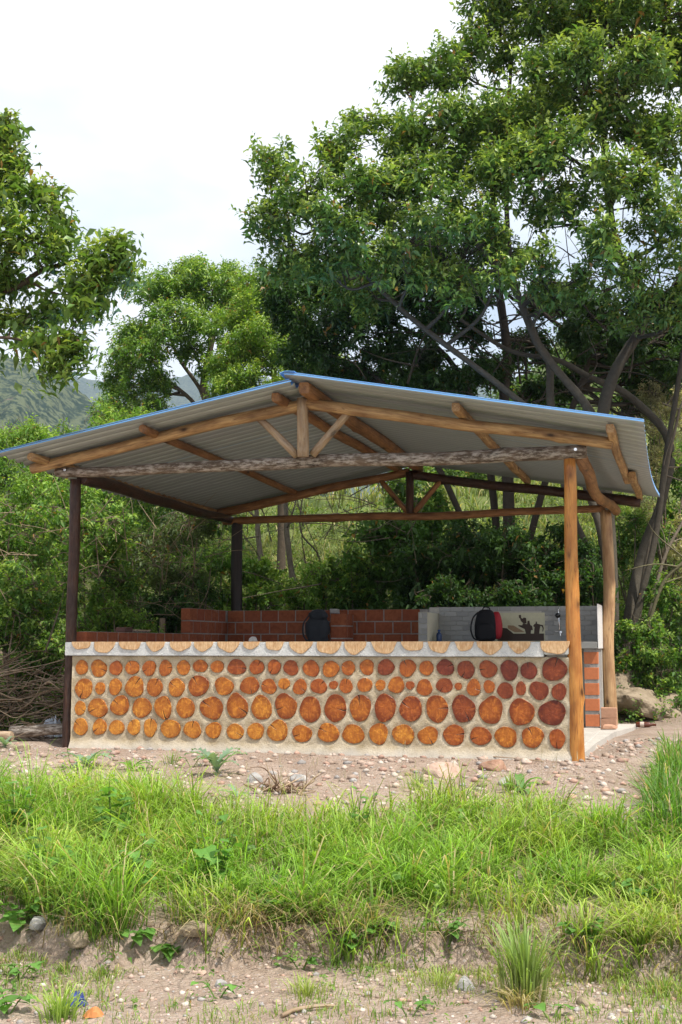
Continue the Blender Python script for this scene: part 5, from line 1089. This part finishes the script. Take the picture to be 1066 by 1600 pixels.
# ground cover and slope grass behind
def leaves_on(n, x0, x1, y0, y1, fn, L0, name, label, c, tipc, hgt=.18, cat='ground cover'):
    x, y = scatter(n, x0, x1, y0, y1); kp = NR.random(n) < fn(x, y); x, y = x[kp], y[kp]; P = np.stack([x, y, H(x, y)+NR.uniform(.02, hgt, len(x))], 1); D = NR.normal(0, .5, (len(x), 3))+np.array([0, -.2, .6])
    A = sprig_leaves(P, D, 6, L0, .6, c, tipc); o = link(name, leaves_me(name, *A, simple=True), M_LEAFB); tag(o, label, cat, None, 'stuff')
leaves_on(5200, 2.6, 6.5, 14.2, 19, lambda x, y: smoothstep(14.9, 15.5, y-.5*(x-4)*0)*smoothstep(3.0+.0*y, 3.4, x), .07, 'ground_cover', 'low leafy ground cover on the slope right of the shelter', MG, YT, .3)
leaves_on(5200, -6.5, -2.2, 13.4, 19, lambda x, y: (x < -2.9+(y-12)*.29-.35).astype(float), .085, 'ground_cover', 'leafy undergrowth on the bank left of the shelter', MG, YT, .4)
leaves_on(2800, -2, 5.0, 15.6, 19, lambda x, y: (y > 15.6-.29*(x-2)+.2).astype(float), .09, 'ground_cover', 'dark undergrowth behind the back brick wall', DG, MG, .35)
def f_slope(x, y): return np.ones_like(x)
for (n, x0, x1, y0, y1, hh, w, nm, lab) in [(22000, -2.8, 7, 18.5, 25, .36, .012, 'grass', 'tall pale grass on the slope behind the shelter'), (16000, -6, 16, 25, 48, .6, .03, 'grass', 'sunlit yellow green grass higher up the slope behind the trees')]:
    o = grass(n, x0, x1, y0, y1, f_slope, lambda x, y, hh=hh: hh+0*x, w, ((.08, .12, .03), (.15, .17, .06)), ((.20, .26, .08), (.38, .37, .18)), nm, lab, clump=.6)
leaves_on(5500, -3, 7, 18, 27, f_slope, .10, 'ground_cover', 'pale leafy growth mixed into the slope grass', (.11, .17, .05), (.30, .36, .12), .4)
# far wood on the rising slope
lob = []
for k in range(150):
    y = R.uniform(34, 110); a = R.uniform(.02, .42); x = a*y; z = float(H(x, y)); r_ = R.uniform(.8, 1.9)*(y/60)**.5; lob.append(((x, y, z+r_*R.uniform(.5, 1.4)), r_))
P, D = lobe_points(lob, 5, inner=.3); A = sprig_leaves(P, D, 7, .42, .5, (.07, .13, .035), (.16, .24, .06)); o = link('far_wood', leaves_me('far_wood', *A, simple=True), M_LEAFB); tag(o, 'hazy green wood on the hillside beyond the trees at right', 'wood', None, 'stuff')
def f_weedy(x, y):
    ys, yt = edges(x); return np.clip(smoothstep(ys-.05, ys+.1, y)*(1-smoothstep(yt-.6, yt-.2, y))*(smoothstep(-.6, -1.9, x)+.18)*smoothstep(.38, .55, fbm(x*2+1, y*2, 3, 71))*1.2, 0, 1)
leaves_on(5200, -3.6, 2.6, 6.2, 9.4, f_weedy, .055, 'ground_cover', 'small leafy weeds mixed into the bank grass', (.10, .20, .04), (.24, .36, .08), .24)
leaves_on(1500, -3.2, 2.6, 5.9, 7.4, lambda x, y: (np.abs(y-edges(x)[0]) < .16)*smoothstep(.40, .5, fbm(x*2.2+4, y*0+3, 2, 73)), .035, 'ground_cover', 'tiny leafed creeper along the broken edge of the bank', (.10, .19, .04), (.20, .32, .07), .13)

leaves_on(1800, -2.8, 2.6, 5.0, 7.0, lambda x, y: (y < edges(x)[0])*smoothstep(.44, .54, fbm(x*1.7+2, y*1.7, 3, 81))*(.4+.6*smoothstep(5.6, 6.6, y)), .032, 'ground_cover', 'tiny green seedlings scattered over the foreground dirt', (.11, .21, .045), (.22, .34, .08), .05)
GROUPS = {'stone': 'stones lying on the gravel and dirt', 'bush': 'bushes on the slope round the shelter', 'tree': 'trees round the shelter', 'weed': 'leafy weeds of the bank', 'sapling': 'thin trunks behind the shelter', 'grass tuft': 'single grass tufts',
          'boulder': 'boulders right of the shelter', 'slat': 'slats on the low brick wall', 'log': 'logs left of the shelter', 'stick': 'sticks on the ground', 'plant': 'lobed leaf plants in front of the wall'}
for o in bpy.data.objects:
    if o.parent is None and o.get('category') in GROUPS: o['group'] = GROUPS[o['category']]
    if o.name.startswith('loose_brick'): o['group'] = 'loose bricks'
